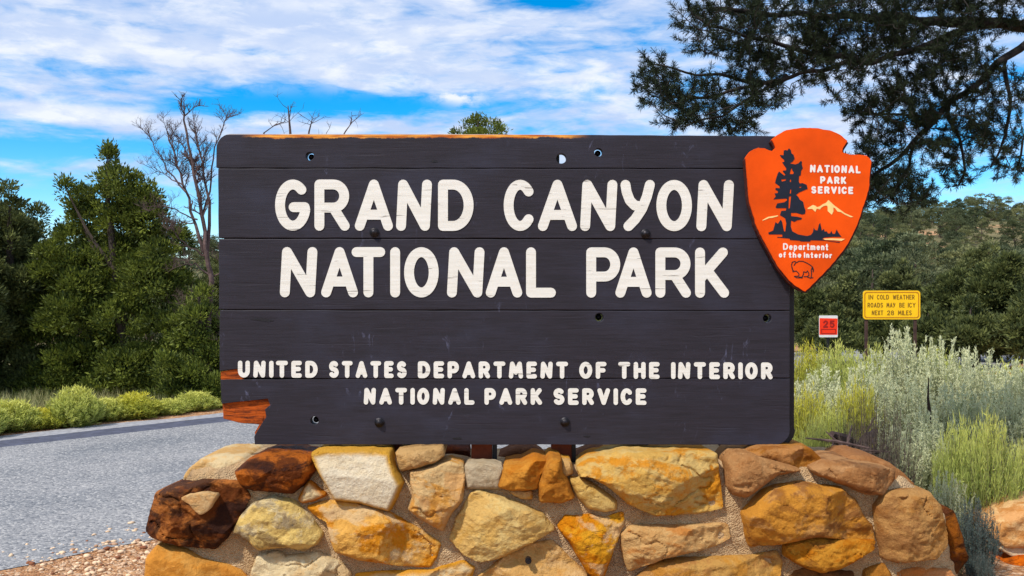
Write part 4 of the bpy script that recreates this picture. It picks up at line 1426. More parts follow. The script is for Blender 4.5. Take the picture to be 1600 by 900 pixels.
lobed_tree('pinyon_tree', 17, 748, 21, [(735, 200, 16, 12), (765, 198, 18, 12), (748, 192, 10, 8), (785, 208, 8, 6), (716, 208, 8, 6), (750, 225, 34, 16), (750, 260, 44, 22), (745, 310, 50, 26), (755, 370, 54, 34), (750, 430, 60, 36)],
           'pinyon tree whose round top shows above the middle of the sign', 'tree', M_PINYON, dens=.8)

# --- thicket beyond the road on the other side, larger trees in front of the hill
for k_, (x0, x1, yt, Y, r, n_, m, lab) in enumerate([
        (1480, 1625, 398, 22, 24, 60, M_JUNI, 'big dark juniper beyond the sagebrush, broadest of the thicket by the yellow sign'),
        (1596, 1720, 366, 21, 26, 50, M_JUNI, 'dark juniper cut by the edge of the picture, behind the sagebrush'),
        (1425, 1520, 425, 25, 20, 36, M_JUNI, 'rounded dark juniper close behind the end of the yellow sign'),
        (1345, 1460, 412, 28, 19, 44, M_JUNI2, 'olive juniper rising directly above the yellow sign'),
        (1262, 1362, 432, 27, 19, 40, M_JUNI2, 'olive juniper above the red-orange speed sign'),
        (1225, 1290, 446, 25, 18, 26, M_JUNI, 'dark slim juniper next to the edge of the sign board'),
        (1468, 1580, 384, 33, 18, 50, M_JUNI2, 'tall juniper standing behind the broadest dark juniper'),
        (1335, 1425, 480, 22, 18, 26, M_JUNI, 'low dark juniper behind the posts of the yellow sign'),
        (1255, 1345, 482, 21, 18, 26, M_JUNI, 'low dark juniper behind the red-orange speed sign'),
        (1405, 1495, 480, 21, 18, 28, M_JUNI, 'low dark juniper beside the yellow sign, behind tall sage plumes'),
        (1470, 1575, 468, 20, 20, 34, M_JUNI, 'low dark juniper in front of the broadest juniper'),
        (1555, 1665, 450, 19, 20, 34, M_JUNI, 'low dark juniper under the overhanging pine, last of the front row')]):
    lobed_tree('juniper_tree', 30 + k_, (x0 + x1) / 2, Y, fill_lobes(50 + k_, x0, x1, yt, 450 + 1.35 * F / Y, r, n_), lab, 'tree', m, sl=.095, sw=.040, dens=.45, dy=.7, group='junipers of the roadside thicket', limbs=8)

# --- trees of the hills: each one its own object, sharing a few crowns
M_HILL = leaf_mat('hazed_hillside_foliage', (.10, .115, .05), (.36, .36, .15), each=((.03, .045, .02), (.13, .15, .06)))  # thin distance haze is put into both of these paler foliage colours
M_HILL2 = leaf_mat('hazed_grey_hillside_foliage', (.08, .10, .05), (.28, .30, .15), each=((.025, .04, .02), (.11, .14, .06)))
protos = []
PV = []
for k_, (Hh, R, kind, m) in enumerate([(3.2, 1.5, 'round', M_HILL), (3.6, 1.3, 'pyr', M_HILL2), (3.0, 1.7, 'round', M_HILL), (4.0, 1.4, 'pyr', M_HILL), (2.6, 1.4, 'round', M_HILL2)]):
    lv, c = crown(60 + k_, Hh, R, kind, 60, 120, .36, .13, .060, .55)
    tb = trunk_mb(np.random.default_rng(k_), c, Hh, .11, 6)
    V = np.concatenate(lv.v); Fq = np.concatenate(lv.f)
    PV.append((V.copy(), Hh))
    n0 = len(V)
    allF = [tuple(f) for f in Fq] + [tuple(n0 + i for i in f) for f in tb.F]
    o = mesh_obj('juniper_tree', np.concatenate([V, np.array(tb.V)]), allF, [m, M_BARK], attrs={'tone': np.concatenate(lv.t + [np.zeros(len(tb.V))]), 'tip': np.concatenate(lv.p + [np.zeros(len(tb.V))])},
                 midx=[0] * len(Fq) + [1] * len(tb.F))
    protos.append((o, Hh))


def skyline(px):
    xs_ = [-400, 0, 60, 110, 340, 700, 1240, 1345, 1450, 1540, 1610, 2000]
    ys_ = [335, 345, 352, 350, 345, 335, 335, 330, 305, 301, 308, 320]
    return np.interp(px, xs_, ys_)


rng = random.Random(5)
used = set()
placed = []
ZONES = [(-200, 350, 72, 'low junipers and pinyons of the far wooded slope on the side of the dead tree', 'scrubby tree on the wooded slope behind the dead tree'),
         (1235, 1670, 208, 'junipers and pinyons of the wooded hillside behind the yellow sign', 'bushy tree on the wooded hillside behind the yellow road sign'),
         (360, 1220, 8, 'trees of the slope hidden behind the park sign', 'tree on the slope behind the park sign')]
for x0, x1, n_, grp, lab in ZONES:
    made = tries = 0
    while made < n_ and tries < 8000:
        tries += 1
        Y = 22 + 165 * rng.random() ** (.9 if x0 > 0 else 1.1)
        px = rng.uniform(x0, x1)
        x = (px - 800) / F * Y
        if road_d(x, Y) < 7.5: continue
        if any((x - a) ** 2 + (Y - b) ** 2 < (1.25 + Y * .015) ** 2 for a, b in placed): continue
        hm = hfor(px, skyline(px) + rng.uniform(0, 10), Y)
        h = min(rng.uniform(2.2, 3.9), hm)
        if h < 1.5: continue
        placed.append((x, Y))
        i = rng.randrange(len(protos))
        o, Hh = protos[i]
        if i in used:
            o = o.copy(); COL.objects.link(o)
        used.add(i)
        s = h / Hh
        o.location = (x, Y, height(x, Y) - .05)
        w = s * rng.uniform(.85, 1.15)
        o.scale = (w, w, s)
        o.rotation_euler = (0, 0, rng.uniform(0, 6.28))
        tag(o, lab, 'tree', grp)
        made += 1

# the wood that runs on behind the sign, one mass
WV, WF, WT, WP, wk = [], [], [], [], 0
made = tries = 0
wr = np.random.default_rng(31)
while made < 150 and tries < 6000:
    tries += 1
    Y = 18 + 150 * rng.random() ** 1.2
    px = rng.uniform(385, 1225)
    x = (px - 800) / F * Y
    if road_d(x, Y) < 7.5 or any((x - a) ** 2 + (Y - b) ** 2 < 1.5 ** 2 for a, b in placed): continue
    top = 262 if Y < 40 else skyline(px)
    h = min(rng.uniform(2.0, 3.8), hfor(px, top, Y))
    if h < 1.2 or (690 < px < 810 and Y < 24): continue
    placed.append((x, Y))
    Vv, Hh = PV[rng.randrange(len(PV))]
    q = Vv.reshape(-1, 4, 3)
    q = q[wr.random(len(q)) < .34]
    c4 = q.mean(1, keepdims=True)
    q = c4 + (q - c4) * 1.7
    s = h / Hh
    a = rng.uniform(0, 6.28)
    R2 = np.array(((math.cos(a), -math.sin(a), 0), (math.sin(a), math.cos(a), 0), (0, 0, 1)))
    V = (q.reshape(-1, 3) * s) @ R2.T + np.array((x, Y, height(x, Y) - .05))
    WV.append(V); WF.append(np.arange(len(V)).reshape(-1, 4) + wk); wk += len(V)
    WT.append(np.repeat(np.clip(wr.random(len(V) // 4) * .8 + rng.uniform(-.2, .2), 0, 1), 4)); WP.append(np.zeros(len(V)))
    made += 1
tag(mesh_obj('wood', np.concatenate(WV), np.concatenate(WF), M_JUNI2, attrs={'tone': np.concatenate(WT), 'tip': np.concatenate(WP)}), kind='stuff')

# --- dead tree
dead = thing('dead_tree', at(326, 13.9), 'bare grey dead tree with spreading twigs rising beside the sign', 'tree')
Yd = 13.9
rd = random.Random(8)


def pd(px, py, dy=0.0):
    return Vector(P(px, py, Yd + dy))


dmb = MB()
tmb = MB()


def twigs(path, r, n, L, depth, mbx, spread=.9, upb=.25):
    for _ in range(n):
        i = rd.uniform(.25, 1) * (len(path) - 1)
        a = int(min(i, len(path) - 2)); f = i - a
        p = path[a].lerp(path[a + 1], f)
        d = (path[a + 1] - path[a]).normalized()
        v = Vector((rd.gauss(0, 1), rd.gauss(0, 1), rd.gauss(0, .8))).normalized()
        q = (d * .6 + v * spread + Vector((0, 0, upb))).normalized()
        l = L * rd.uniform(.5, 1.2)
        pts = [p]
        for s in range(3):
            q = (q + Vector((rd.gauss(0, .22), rd.gauss(0, .22), rd.gauss(.05, .18)))).normalized()
            pts.append(pts[-1] + q * l / 3)
        mbx.tube(pts, [r, r * .8, r * .55, r * .3], 4, cap=False)
        if depth > 0:
            twigs(pts, r * .55, max(2, n // 2), L * .5, depth - 1, mbx, spread, upb)


limbs = [([(326, 632), (324, 520), (330, 440), (325, 400), (318, 345), (310, 300), (300, 255), (292, 210), (288, 178)], .085, .02),
         ([(325, 410), (305, 350), (288, 290), (272, 240), (262, 205)], .05, .012), ([(324, 395), (330, 330), (322, 290), (312, 240), (306, 205)], .05, .012),
         ([(318, 335), (330, 280), (336, 230), (350, 190), (356, 178)], .028, .008), ([(290, 300), (262, 265), (245, 235), (225, 200)], .024, .006),
         ([(288, 290), (262, 275), (236, 262)], .02, .005), ([(310, 345), (280, 330), (255, 322), (232, 330)], .02, .005), ([(305, 350), (280, 345), (262, 360)], .018, .005),
         ([(324, 400), (300, 390), (280, 372), (262, 352)], .026, .006), ([(328, 430), (305, 412), (282, 415), (262, 425)], .024, .006), ([(330, 440), (345, 420), (352, 395)], .022, .006),
         ([(328, 455), (300, 470), (285, 478)], .022, .006), ([(326, 480), (345, 500), (352, 530)], .02, .006), ([(300, 255), (285, 225), (270, 205)], .014, .005)]
for pts, ra, rb in limbs:
    n_ = len(pts)
    dyo = rd.uniform(-.3, .3)
    path = [pd(x, y, dyo * i / n_) for i, (x, y) in enumerate(pts)]
    fine = []
    for a, b in zip(path[:-1], path[1:]):
        for s in range(3):
            fine.append(a.lerp(b, s / 3) + Vector((rd.gauss(0, .012), rd.gauss(0, .012), rd.gauss(0, .012))))
    fine.append(path[-1])
    rad = [ra + (rb - ra) * (i / (len(fine) - 1)) ** .7 for i in range(len(fine))]
    rad = [x * .60 for x in rad]
    dmb.tube(fine, rad, 7)
    twigs(fine[len(fine) // 4:], max(.0042, rb * .6), 17 if ra > .03 else 12, .28 if ra > .03 else .24, 2, tmb, .8, .4)
dmb.build('trunk', M_DEAD, dead)
tmb.build('twigs', M_DEAD, dead)
# a second snag behind the board: only its bare tips clear the top edge
dead2 = thing('dead_tree', at(470, 18.0), 'dead snag behind the sign, only bare twig tips showing over its top edge', 'tree')
Yd = 18.0
dmb, tmb = MB(), MB()
for pts, ra, rb in [([(470, 620), (468, 420), (462, 300), (456, 240), (453, 200), (450, 165)], .07, .008), ([(462, 300), (478, 240), (483, 205), (488, 186)], .03, .007), ([(460, 280), (425, 230), (412, 208), (430, 195), (446, 190)], .025, .006),
                    ([(464, 310), (515, 250), (540, 205), (551, 190)], .025, .006), ([(464, 320), (500, 260), (508, 212)], .02, .006)]:
    path = [pd(x, y) for x, y in pts]
    dmb.tube(path, [ra + (rb - ra) * i / (len(path) - 1) for i in range(len(path))], 6)
    twigs(path[len(path) // 2:], .006, 6, .3, 1, tmb)
dmb.build('trunk', M_DEAD, dead2)
tmb.build('twigs', M_DEAD, dead2)

# --- overhanging pine at the side of the sign
pine = thing('pine_tree', (4.75, 7.3, 0), 'dark pine reaching long needled branches over the corner of the sign', 'tree')
rp = random.Random(3)
nodes, npar, nrad_min = [], [], []
paths = []


def limb(pts):
    out = []
    for (a, b) in zip(pts[:-1], pts[1:]):
        A_, B_ = Vector(P(*a)), Vector(P(*b))
        n_ = max(2, int((B_ - A_).length / .07))
        for i in range(n_):
            out.append(A_.lerp(B_, i / n_))
    out.append(Vector(P(*pts[-1])))
    for i, p in enumerate(out):
        if 0 < i < len(out) - 1:
            out[i] = p + Vector((nz(p.x * 5, p.z * 5, 1), nz(p.x * 5, p.z * 5, 2), nz(p.x * 5, p.z * 5, 3))) * .03
    return out


LIMBS = [([(1790, 20, 7.3), (1700, 30, 7.1), (1600, 38, 6.9), (1520, 36, 6.8), (1420, 30, 6.6), (1300, 24, 6.4), (1200, 20, 6.2), (1110, 14, 6.1)], .075, .012),
         ([(1790, 10, 7.3), (1700, 0, 7.2), (1600, 66, 6.9), (1570, 95, 6.8), (1530, 125, 6.7), (1480, 165, 6.6), (1430, 220, 6.5), (1390, 258, 6.5), (1340, 290, 6.4)], .055, .010),
         ([(1530, 36, 6.8), (1440, 75, 6.5), (1350, 98, 6.3), (1270, 108, 6.1), (1190, 130, 6.0), (1120, 150, 5.95), (1050, 152, 5.9)], .032, .008),
         ([(1350, 98, 6.3), (1260, 80, 6.2), (1180, 62, 6.1), (1110, 40, 6.0), (1080, 20, 6.0)], .024, .007),
         ([(1230, 118, 6.05), (1180, 150, 6.0), (1130, 180, 5.95), (1070, 198, 5.9)], .014, .005),
         ([(1190, 130, 6.0), (1120, 118, 6.0), (1050, 108, 5.95), (1018, 100, 5.95)], .014, .005),
         ([(1570, 95, 6.8), (1580, 150, 6.7), (1570, 210, 6.7), (1548, 260, 6.6)], .018, .006),
         ([(1480, 165, 6.6), (1500, 220, 6.5), (1505, 270, 6.5), (1498, 290, 6.5)], .016, .006),
         ([(1430, 220, 6.5), (1420, 260, 6.5), (1400, 300, 6.45), (1370, 315, 6.4)], .014, .005),
         ([(1460, 185, 6.6), (1400, 180, 6.5), (1350, 180, 6.4), (1330, 172, 6.4)], .014, .005),
         ([(1790, -60, 7.3), (1650, -60, 7.0), (1500, -50, 6.7), (1350, -40, 6.4), (1200, -35, 6.2)], .06, .012),
         ([(1790, 60, 7.3), (1700, 90, 7.1), (1640, 150, 6.9), (1600, 220, 6.8), (1590, 262, 6.8)], .03, .007)]
lmb = MB()
for pts, ra, rb in LIMBS:
    pth = limb(pts)
    rad = [ra + (rb - ra) * (i / (len(pth) - 1)) ** .6 for i in range(len(pth))]
    lmb.tube(pth, rad, 7)
    nodes += [(p, r) for p, r in zip(pth, rad)][2:]
# where the needled twigs are: (centre px, radii px, distance, how many)
REG = [(1130, 40, 75, 50, 6.05, 120), (1230, 50, 90, 55, 6.2, 150), (1340, 40, 90, 60, 6.35, 170), (1450, 30, 90, 55, 6.6, 170), (1555, 10, 80, 45, 6.8, 120), (1420, 95, 90, 40, 6.5, 80), (1300, 100, 70, 35, 6.2, 80), (1190, 110, 50, 28, 6.05, 50),
       (1030, 140, 36, 36, 5.92, 42), (1085, 150, 45, 36, 5.95, 55), (1145, 165, 45, 32, 6.0, 45), (1075, 195, 35, 10, 5.92, 14), (1140, 198, 40, 10, 5.95, 22), (1022, 105, 16, 14, 5.95, 10), (1200, 150, 40, 18, 6.05, 22),
       (1500, 110, 60, 50, 6.65, 110), (1440, 160, 55, 40, 6.5, 80), (1385, 165, 40, 26, 6.45, 45), (1345, 180, 22, 14, 6.4, 20), (1480, 200, 60, 40, 6.55, 60), (1560, 170, 45, 70, 6.7, 70), (1395, 225, 50, 30, 6.45, 48), (1355, 255, 30, 28, 6.4, 30),
       (1400, 285, 50, 20, 6.45, 55), (1360, 308, 45, 18, 6.4, 50), (1430, 308, 40, 13, 6.45, 30), (1500, 260, 30, 40, 6.5, 22), (1575, 240, 26, 40, 6.7, 24), (1592, 270, 12, 10, 6.75, 6), (1470, 240, 30, 26, 6.5, 24), (1540, 210, 30, 30, 6.6, 22),
       (1655, 120, 45, 140, 6.95, 150), (1400, -50, 300, 40, 6.6, 420), (1320, 145, 30, 16, 6.3, 10)]
targets = []
for cx, cy, rx, ry, Y, n_ in REG:
    for _ in range(int(n_ * 1.12)):
        while True:
            u, v = rp.uniform(-1, 1), rp.uniform(-1, 1)
            if u * u + v * v < 1: break
        targets.append(Vector(P(cx + u * rx, cy + v * ry, Y + rp.gauss(0, .22))))
base_n = np.array([tuple(p) for p, r in nodes])
targets.sort(key=lambda t: np.min(((base_n - np.array(t)) ** 2).sum(1)))
arr = np.zeros((90000, 3)); arr[:len(base_n)] = base_n
cnt = len(base_n)
nl = Leaves()
nrng = np.random.default_rng(9)
NB, ND = [], []
tw = MB()
for tg in targets:
    ta = np.array(tg)
    dd = ((arr[:cnt] - ta) ** 2).sum(1)
    j = int(np.argmin(dd + .002 * nrng.random(cnt)))
    a = Vector(arr[j]); L = (tg - a).length
    if L < .02: continue
    dvec = (tg - a).normalized()
    perp = Vector((rp.gauss(0, 1), rp.gauss(0, 1), rp.gauss(0, 1))) * L * .10
    mid1 = a.lerp(tg, .35) + perp + Vector((0, 0, -.03 * L)); mid2 = a.lerp(tg, .7) + perp * .7
    tipd = (dvec * .6 + Vector((rp.gauss(-.1, .35), rp.gauss(0, .35), rp.uniform(-.1, .9)))).normalized()
    end = tg + tipd * rp.uniform(.05, .11)
    pts = [a, mid1, mid2, tg, end]
    r = min(.006, .0022 + L * .010)
    tw.tube(pts, [r, r * .8, r * .65, .0022, .0015], 4, cap=False)
    for p in (mid1, mid2, tg):
        arr[cnt] = p; cnt += 1
    nn = rp.randint(80, 124)
    for _ in range(nn):
        s = rp.random() ** .8
        if s < .35:
            p = mid2.lerp(tg, s / .35) if L < .3 else tg.lerp(end, s)
            ax = (tg - mid2).normalized()
        else:
            p = tg.lerp(end, (s - .35) / .65); ax = tipd
        NB.append(tuple(p)); ND.append(tuple(ax))
NB = np.array(NB); ND = np.array(ND)
d = unit(ND * .75 + unit(nrng.normal(size=NB.shape)) * .85)
n_ = len(NB)
nl.add(*kites(NB, d, nrng.uniform(.026, .044, n_), np.full(n_, .0035), nrng, nrng.uniform(0, 1, n_), .5))
trk = MB()
tp = [(4.75, 7.3, -.1), (4.72, 7.3, 1.0), (4.70, 7.3, 2.2), (4.62, 7.3, 3.2), (4.66, 7.35, 4.2), (4.6, 7.3, 5.2)]
trk.tube(tp, [.24, .20, .17, .14, .10, .04], 12)
trk.build('trunk', M_DBARK, pine, smooth=True)
lmb.build('limbs', M_DBARK, pine, smooth=True)
tw.build('twigs', M_DBARK, pine)
nl.build('needles', M_NEEDLE, pine)


# --- brush
def shrub_mesh(name, seed, H, R, kind, mat):
    """H tall, R spread; stems fan out of one root, leafy towards their ends"""
    rg = np.random.default_rng(seed)
    lv = Leaves()
    st = MB()
    cfg = dict(far=(420, 30, .12, .022, .55), rabbit=(420, 30, .075, .0095, .55), sage=(300, 46, .042, .0135, .75), dead=(420, 3, .05, .005, .9), dark=(300, 50, .045, .010, .8))[kind]
    ns, nlf, ll, lw, fan = cfg
    LB, LD, LT = [], [], []
    for i in range(ns):
        a = rg.uniform(0, 6.28)
        q = rg.uniform(0, 1) ** .6
        rr = R * q
        x0, y0 = .22 * R * q * math.cos(a), .22 * R * q * math.sin(a)
        top = H * (1 - (.55 if kind == 'far' else .38) * q ** 2.2) * rg.uniform(.66, 1.08)
        tx, ty = rr * math.cos(a), rr * math.sin(a)
        p0 = np.array((x0, y0, 0.0)); p3 = np.array((tx, ty, top))
        p1 = p0 + (p3 - p0) * np.array((.55, .55, .30)) + rg.normal(size=3) * .02 * H
        p2 = p0 + (p3 - p0) * np.array((.88, .88, .66)) + rg.normal(size=3) * .02 * H
        pts = [p0, p1, p2, p3]
        if i % (2 if kind != 'dead' else 1) == 0:
            st.tube(pts, [.004, .0035, .0025, .0015], 3, cap=False)
        s0 = .12 if kind == 'far' else .25 if kind in ('rabbit', 'dark') else .38
        s = rg.uniform(s0, 1, nlf)
        seg = np.minimum((s * 3).astype(int), 2); f = s * 3 - seg
        PA = np.array(pts)
        b = PA[seg] * (1 - f)[:, None] + PA[seg + 1] * f[:, None]
        ax = unit(PA[seg + 1] - PA[seg])
        sp = .42 if kind in ('rabbit', 'far') else .8
        dv = unit(ax + rg.normal(size=(nlf, 3)) * sp)
        LB.append(b); LD.append(dv)
        t0 = rg.uniform(.1, .8)
        LT.append(np.clip(t0 + rg.uniform(-.3, .3, nlf), 0, 1))
        if kind == 'sage' and i % 3 == 0:      # plume heads
            m_ = 40
            pl = rg.uniform(.10, .22) * H
            hd = unit(np.array((tx * .5, ty * .5, H)) + rg.normal(size=3) * .18 * H)
            u = rg.uniform(0, 1, m_)
            LB.append(p3 + hd * (u * pl)[:, None]); LD.append(unit(hd * .9 + rg.normal(size=(m_, 3)) * .55)); LT.append(np.clip(t0 + rg.uniform(0, .4, m_), 0, 1))
    LB = np.concatenate(LB); LD = np.concatenate(LD); LT = np.concatenate(LT)
    n = len(LB)
    V, Fc, tn, tp_ = kites(LB, LD, ll * rg.uniform(.6, 1.4, n), lw * rg.uniform(.7, 1.3, n), rg, LT)
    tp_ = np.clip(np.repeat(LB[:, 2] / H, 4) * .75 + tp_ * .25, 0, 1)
    n0 = len(V)
    zs = H / np.percentile(V[:, 2], 99.6)
    V[:, 2] *= zs
    st.V = [(x, y, z * zs) for x, y, z in st.V]
    allF = [tuple(f) for f in Fc] + [tuple(n0 + i for i in f) for f in st.F]
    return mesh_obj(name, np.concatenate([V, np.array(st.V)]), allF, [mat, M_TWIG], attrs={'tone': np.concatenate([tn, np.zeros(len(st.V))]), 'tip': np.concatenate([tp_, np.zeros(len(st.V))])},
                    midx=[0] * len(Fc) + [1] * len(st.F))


M_RABBITF = leaf_mat('roadside_rabbitbrush_leaves', (.32, .37, .08), (.62, .64, .16), .35, tip=(.70, .68, .16))
PROTO = {}
for key, name, seed, kind, mat in (('r0', 'rabbitbrush', 101, 'rabbit', M_RABBIT), ('r1', 'rabbitbrush', 102, 'rabbit', M_RABBIT), ('y0', 'rabbitbrush', 103, 'rabbit', M_RABBITY),
                                   ('s0', 'sagebrush', 104, 'sage', M_SAGE), ('s1', 'sagebrush', 105, 'sage', M_SAGE), ('s2', 'sagebrush', 109, 'sage', M_SAGE), ('f0', 'rabbitbrush', 111, 'far', M_RABBITF), ('f1', 'rabbitbrush', 112, 'far', M_RABBITF), ('fy', 'rabbitbrush', 113, 'far', M_RABBITY), ('d0', 'dead_shrub', 106, 'dead', M_DTWIG), ('k0', 'dark_shrub', 107, 'dark', M_SAGED)):
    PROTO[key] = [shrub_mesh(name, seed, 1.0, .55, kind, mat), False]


def shrub(key, px, ytop, Y, wpx, label, cat, group=None, rot=None, tilt=(0, 0)):
    o, u = PROTO[key]
    if u:
        o = o.copy(); COL.objects.link(o)
    PROTO[key][1] = True
    h = hfor(px, ytop, Y)
    w = wpx / F * Y / 1.1
    x, y, z = at(px, Y)
    o.location = (x, y, z - .02)
    o.scale = (w, w, h / 1.02)
    o.rotation_euler = (tilt[0], tilt[1], rot if rot is not None else (px * 1.37 + Y) % 6.28)
    return tag(o, label, cat, group)


GR = 'rabbitbrush and sagebrush crowding beside the park sign'
for a in [
    # far row, at the road
    ('y0', 1262, 536, 12.5, 90, 'bright yellow-green rabbitbrush showing next to the sign board under the speed sign', 'shrub'),
    ('r0', 1310, 537, 12.0, 100, 'lime rabbitbrush just under the red-orange speed sign', 'shrub'),
    ('r1', 1365, 542, 11.5, 100, 'pale green rabbitbrush under the post of the yellow sign', 'shrub'),
    ('s0', 1412, 512, 10.0, 115, 'tallest silver sagebrush, its plume reaching the yellow sign', 'shrub'),
    ('s1', 1478, 528, 9.6, 120, 'silver sagebrush with heavy pale leaves next to the tallest one', 'shrub'),
    ('s2', 1530, 545, 9.0, 100, 'silver sagebrush with separate spires against the dark trees', 'shrub'),
    ('s0', 1590, 564, 8.6, 120, 'silver sagebrush at the edge of the picture below the dark trees', 'shrub'),
    ('s1', 1660, 570, 8.2, 130, 'silver sagebrush just beyond the edge of the picture', 'shrub'),
    ('r1', 1460, 548, 11.5, 110, 'dull rabbitbrush filling the gap behind the heavy-leaved sagebrush', 'shrub'),
    ('s2', 1545, 572, 10.0, 120, 'sagebrush low behind the spired one, against the dark trees', 'shrub'),
    ('r1', 1580, 566, 10.8, 170, 'rabbitbrush behind the sagebrush at the edge of the picture, hiding the road', 'shrub'),
    ('s1', 1620, 560, 10.2, 130, 'sagebrush behind the one at the edge of the picture', 'shrub'),
    ('r0', 1700, 580, 9.0, 130, 'rabbitbrush outside the edge of the picture', 'shrub'),
    ('s0', 1595, 650, 7.6, 110, 'grey sagebrush behind the green rabbitbrush over the capstone', 'shrub'),
    # middle
    ('s2', 1290, 572, 9.4, 120, 'pale silvery sagebrush between the bright rabbitbrush and the sign edge', 'shrub'),
    ('s0', 1350, 566, 9.0, 120, 'pale silvery sagebrush in the middle of the brush, below the yellow sign post', 'shrub'),
    ('y0', 1340, 596, 8.4, 90, 'yellow-topped rabbitbrush above the dead grey twigs', 'shrub'),
    ('y0', 1262, 606, 8.6, 90, 'yellow-topped rabbitbrush touching the edge of the sign board', 'shrub'),
    ('r0', 1300, 632, 7.8, 80, 'lime green rabbitbrush below the yellow-topped one, beside the dead twigs', 'shrub'),
    ('s1', 1425, 585, 8.2, 130, 'broad silver sagebrush with a dark stalk in front of it', 'shrub'),
    ('s2', 1490, 600, 7.8, 130, 'broad silver-green sagebrush right of the dark stalk', 'shrub'),
    ('s1', 1560, 596, 7.5, 130, 'grey-green sagebrush above the lime spikes', 'shrub'),
    ('s0', 1625, 625, 7.2, 120, 'grey-green sagebrush over the pale capstone', 'shrub'),
    # near
    ('r1', 1268, 655, 6.9, 84, 'pale lime rabbitbrush behind the stones under the sign corner', 'shrub'),
    ('r0', 1225, 672, 6.6, 66, 'small pale rabbitbrush showing below the board', 'shrub'),
    ('d0', 1362, 622, 6.72, 150, 'dead grey-brown twiggy shrub in the middle of the brush', 'shrub'),
    ('s2', 1412, 668, 6.8, 110, 'grey-green sagebrush behind the wall end, beside the dead twigs', 'shrub'),
    ('s0', 1455, 640, 7.0, 110, 'sagebrush rising behind the last stones of the wall', 'shrub'),
    ('r1', 1500, 655, 6.5, 90, 'lime green spiky rabbitbrush at the wall end, left of the brighter one', 'shrub'),
    ('r0', 1545, 645, 6.3, 95, 'bright lime green spiky rabbitbrush over the second wall', 'shrub'),
    ('r1', 1600, 690, 6.5, 80, 'green rabbitbrush directly behind the pale capstone', 'shrub'),
    ('k0', 1522, 775, 5.6, 80, 'dark blue-green shrub between the two walls', 'shrub'),
    ('k0', 1532, 858, 5.35, 44, 'low dark shrub at the foot of the second wall', 'shrub'),
    ('s1', 1480, 735, 6.1, 70, 'small grey sagebrush close behind the wall end', 'shrub'),
]:
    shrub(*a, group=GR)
GL = 'rabbitbrush along the far side of the road'
for i, a in enumerate([
    ('f0', 18, 623, 11.28, 91, 'low green rabbitbrush across the road at the edge of the picture', 'shrub'),
    ('fy', 68, 636, 11.48, 76, 'low yellow-green rabbitbrush left of the large round bush across the road', 'shrub'),
    ('f1', 118, 603, 11.68, 88, 'large round pale green bush across the road', 'shrub'),
    ('f0', 168, 620, 12.18, 76, 'bushy green rabbitbrush right beside the large round bush across the road', 'shrub'),
    ('fy', 212, 612, 12.38, 82, 'bright yellow-green rabbitbrush across the road, the yellowest in the row', 'shrub'),
    ('f1', 262, 621, 12.78, 70, 'soft green rabbitbrush past the yellowest one in the roadside row', 'shrub'),
    ('f0', 305, 610, 13.18, 73, 'green rabbitbrush second from the board in the roadside row', 'shrub'),
    ('f1', 345, 619, 13.58, 67, 'green rabbitbrush meeting the broken corner of the board', 'shrub'),
    ('f0', 395, 616, 14.08, 67, 'roadside rabbitbrush hidden behind the lower corner of the board', 'shrub'),
    ('f1', -40, 619, 10.78, 96, 'roadside rabbitbrush just outside the picture', 'shrub'),
]):
    shrub(*a, group=GL)
# dry grass and low weeds between the shrubs
rg = np.random.default_rng(44)
gl = Leaves()
gb, gd_, gt_ = [], [], []
for _ in range(7600):
    w_ = rg.random()
    if w_ < .30:
        px = rg.uniform(380, 1240); Y = 10 + rg.uniform(0, 1) ** 1.5 * 30; x_ = (px - 800) / F * Y
        if road_d(x_, Y) < 5.5: continue
    elif w_ < .72:
        Y = rg.uniform(5.6, 15); px = rg.uniform(1180, 1720)
        if (px < 1480 and Y < 6.3) or (px > 1500 and Y < 6.1): continue
    else:
        px = rg.uniform(-120, 420); Y = 11.2 + 2.6 * (px + 120) / 540 + rg.uniform(.2, 4.0)
    x, y, z = at(px, Y)
    if -.3 < road_d(x, y) < 5.5: continue
    nb_ = 9
    a = rg.normal(size=(nb_, 3)) * .05; a[:, 2] = 0
    gb.append(np.array((x, y, z)) + a)
    gd_.append(unit(np.stack([rg.normal(size=nb_) * .45, rg.normal(size=nb_) * .45, np.ones(nb_)], 1)))
    gt_.append(np.clip(rg.random() + rg.uniform(-.2, .2, nb_), 0, 1))
gb, gd_, gt_ = np.concatenate(gb), np.concatenate(gd_), np.concatenate(gt_)
gl.add(*kites(gb, gd_, rg.uniform(.10, .26, len(gb)), rg.uniform(.008, .014, len(gb)), rg, gt_))
M_GRASS = leaf_mat('dry_grass', (.13, .17, .05), (.46, .42, .20), .3)
tag(gl.build('grass', M_GRASS), kind='stuff')
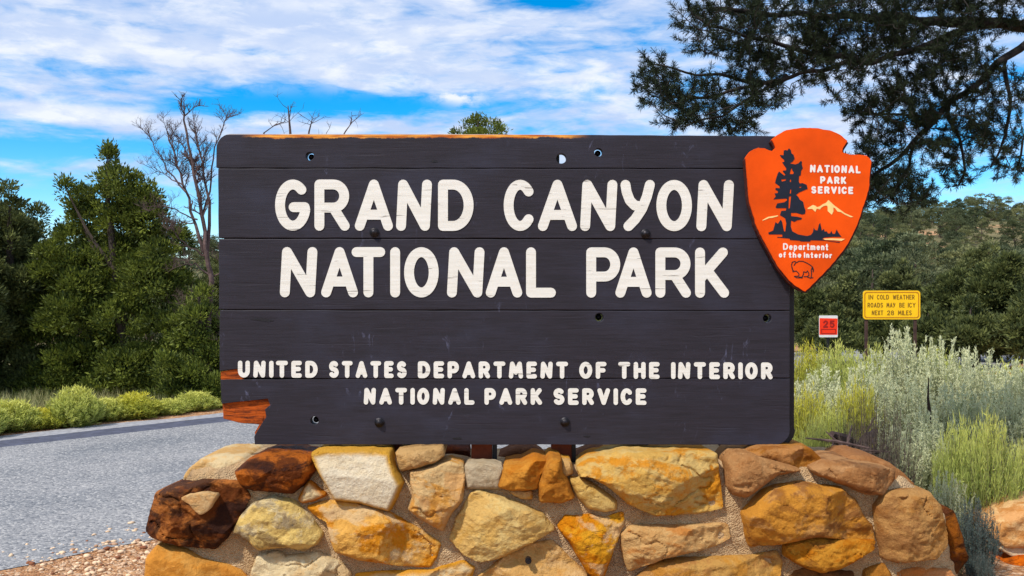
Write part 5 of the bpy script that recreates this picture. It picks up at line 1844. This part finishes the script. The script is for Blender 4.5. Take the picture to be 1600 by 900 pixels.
# dark stalk standing in the sagebrush, fallen dead wood behind the wall
mb = MB()
mb.tube([P(1453, 690, 7.3), P(1452, 640, 7.3), P(1450, 622, 7.3), P(1451, 590, 7.3)], [.006, .013, .008, .003], 6)
tag(mb.build('dry_stalk', M_STALK, origin=P(1453, 690, 7.3)), 'thin dark dry stalk standing in front of the sagebrush', 'plant stalk')
mb = MB()
for k_ in range(26):
    x = 1322 + rp.uniform(-26, 40); y = 700 + rp.uniform(-10, 16)
    a = Vector(P(x, y, 6.9 + rp.uniform(-.3, .3)))
    v = Vector((rp.uniform(-1, 1), rp.uniform(-.5, .5), rp.uniform(-.05, .35))).normalized() * rp.uniform(.10, .3)
    mb.tube([a - v, a + Vector((0, 0, rp.uniform(0, .03))), a + v], [.006, .011, .004] if k_ > 4 else [.03, .035, .02], 6)
tag(mb.build('dead_branches', M_DEAD, origin=P(1330, 740, 6.9)), 'heap of fallen grey dead branches between the brush and the wall', 'dead branches')

# --- loose gravel on the soil at the road edge
rg = np.random.default_rng(21)
ico = bmesh.new()
bmesh.ops.create_icosphere(ico, subdivisions=1, radius=1)
iv = np.array([tuple(v.co) for v in ico.verts]); fi = np.array([[v.index for v in f.verts] for f in ico.faces])
ico.free()
GV, GF, GT, kk = [], [], [], 0
for _ in range(4200):
    dd = -abs(rg.normal(0, 1.0)) + .14 + abs(rg.normal(0, .22)) * (rg.random() < .35)
    s = rg.uniform(2.5, 7.5)
    p = ROAD_T * s - ROAD_N * (dd + 5.95)
    if not (-4.2 < p[0] < -1.2 and 4.2 < p[1] < 7.5): continue
    r = .005 + .016 * rg.random() ** 3
    v = iv * (1 + rg.normal(size=(len(iv), 1)) * .14) * r * np.array((rg.uniform(.8, 1.5), rg.uniform(.8, 1.3), rg.uniform(.45, .8)))
    a = rg.uniform(0, 6.28)
    R2 = np.array(((math.cos(a), -math.sin(a), 0), (math.sin(a), math.cos(a), 0), (0, 0, 1)))
    GV.append(v @ R2.T + np.array((p[0], p[1], r * .35))); GF.append(fi + kk); GT.append(np.full(len(iv), rg.random())); kk += len(iv)
m, t, b = material('loose_pebbles')
t.put(b.inputs['Base Color'], t.mix(t.ramp(attr(t, 'tone'), 0, .7), lin(150, 88, 52, .7), lin(236, 204, 168, .85)))
b.inputs['Roughness'].default_value = .9
tag(mesh_obj('gravel', np.concatenate(GV), np.concatenate(GF), m, attrs={'tone': np.concatenate(GT)}), kind='stuff')
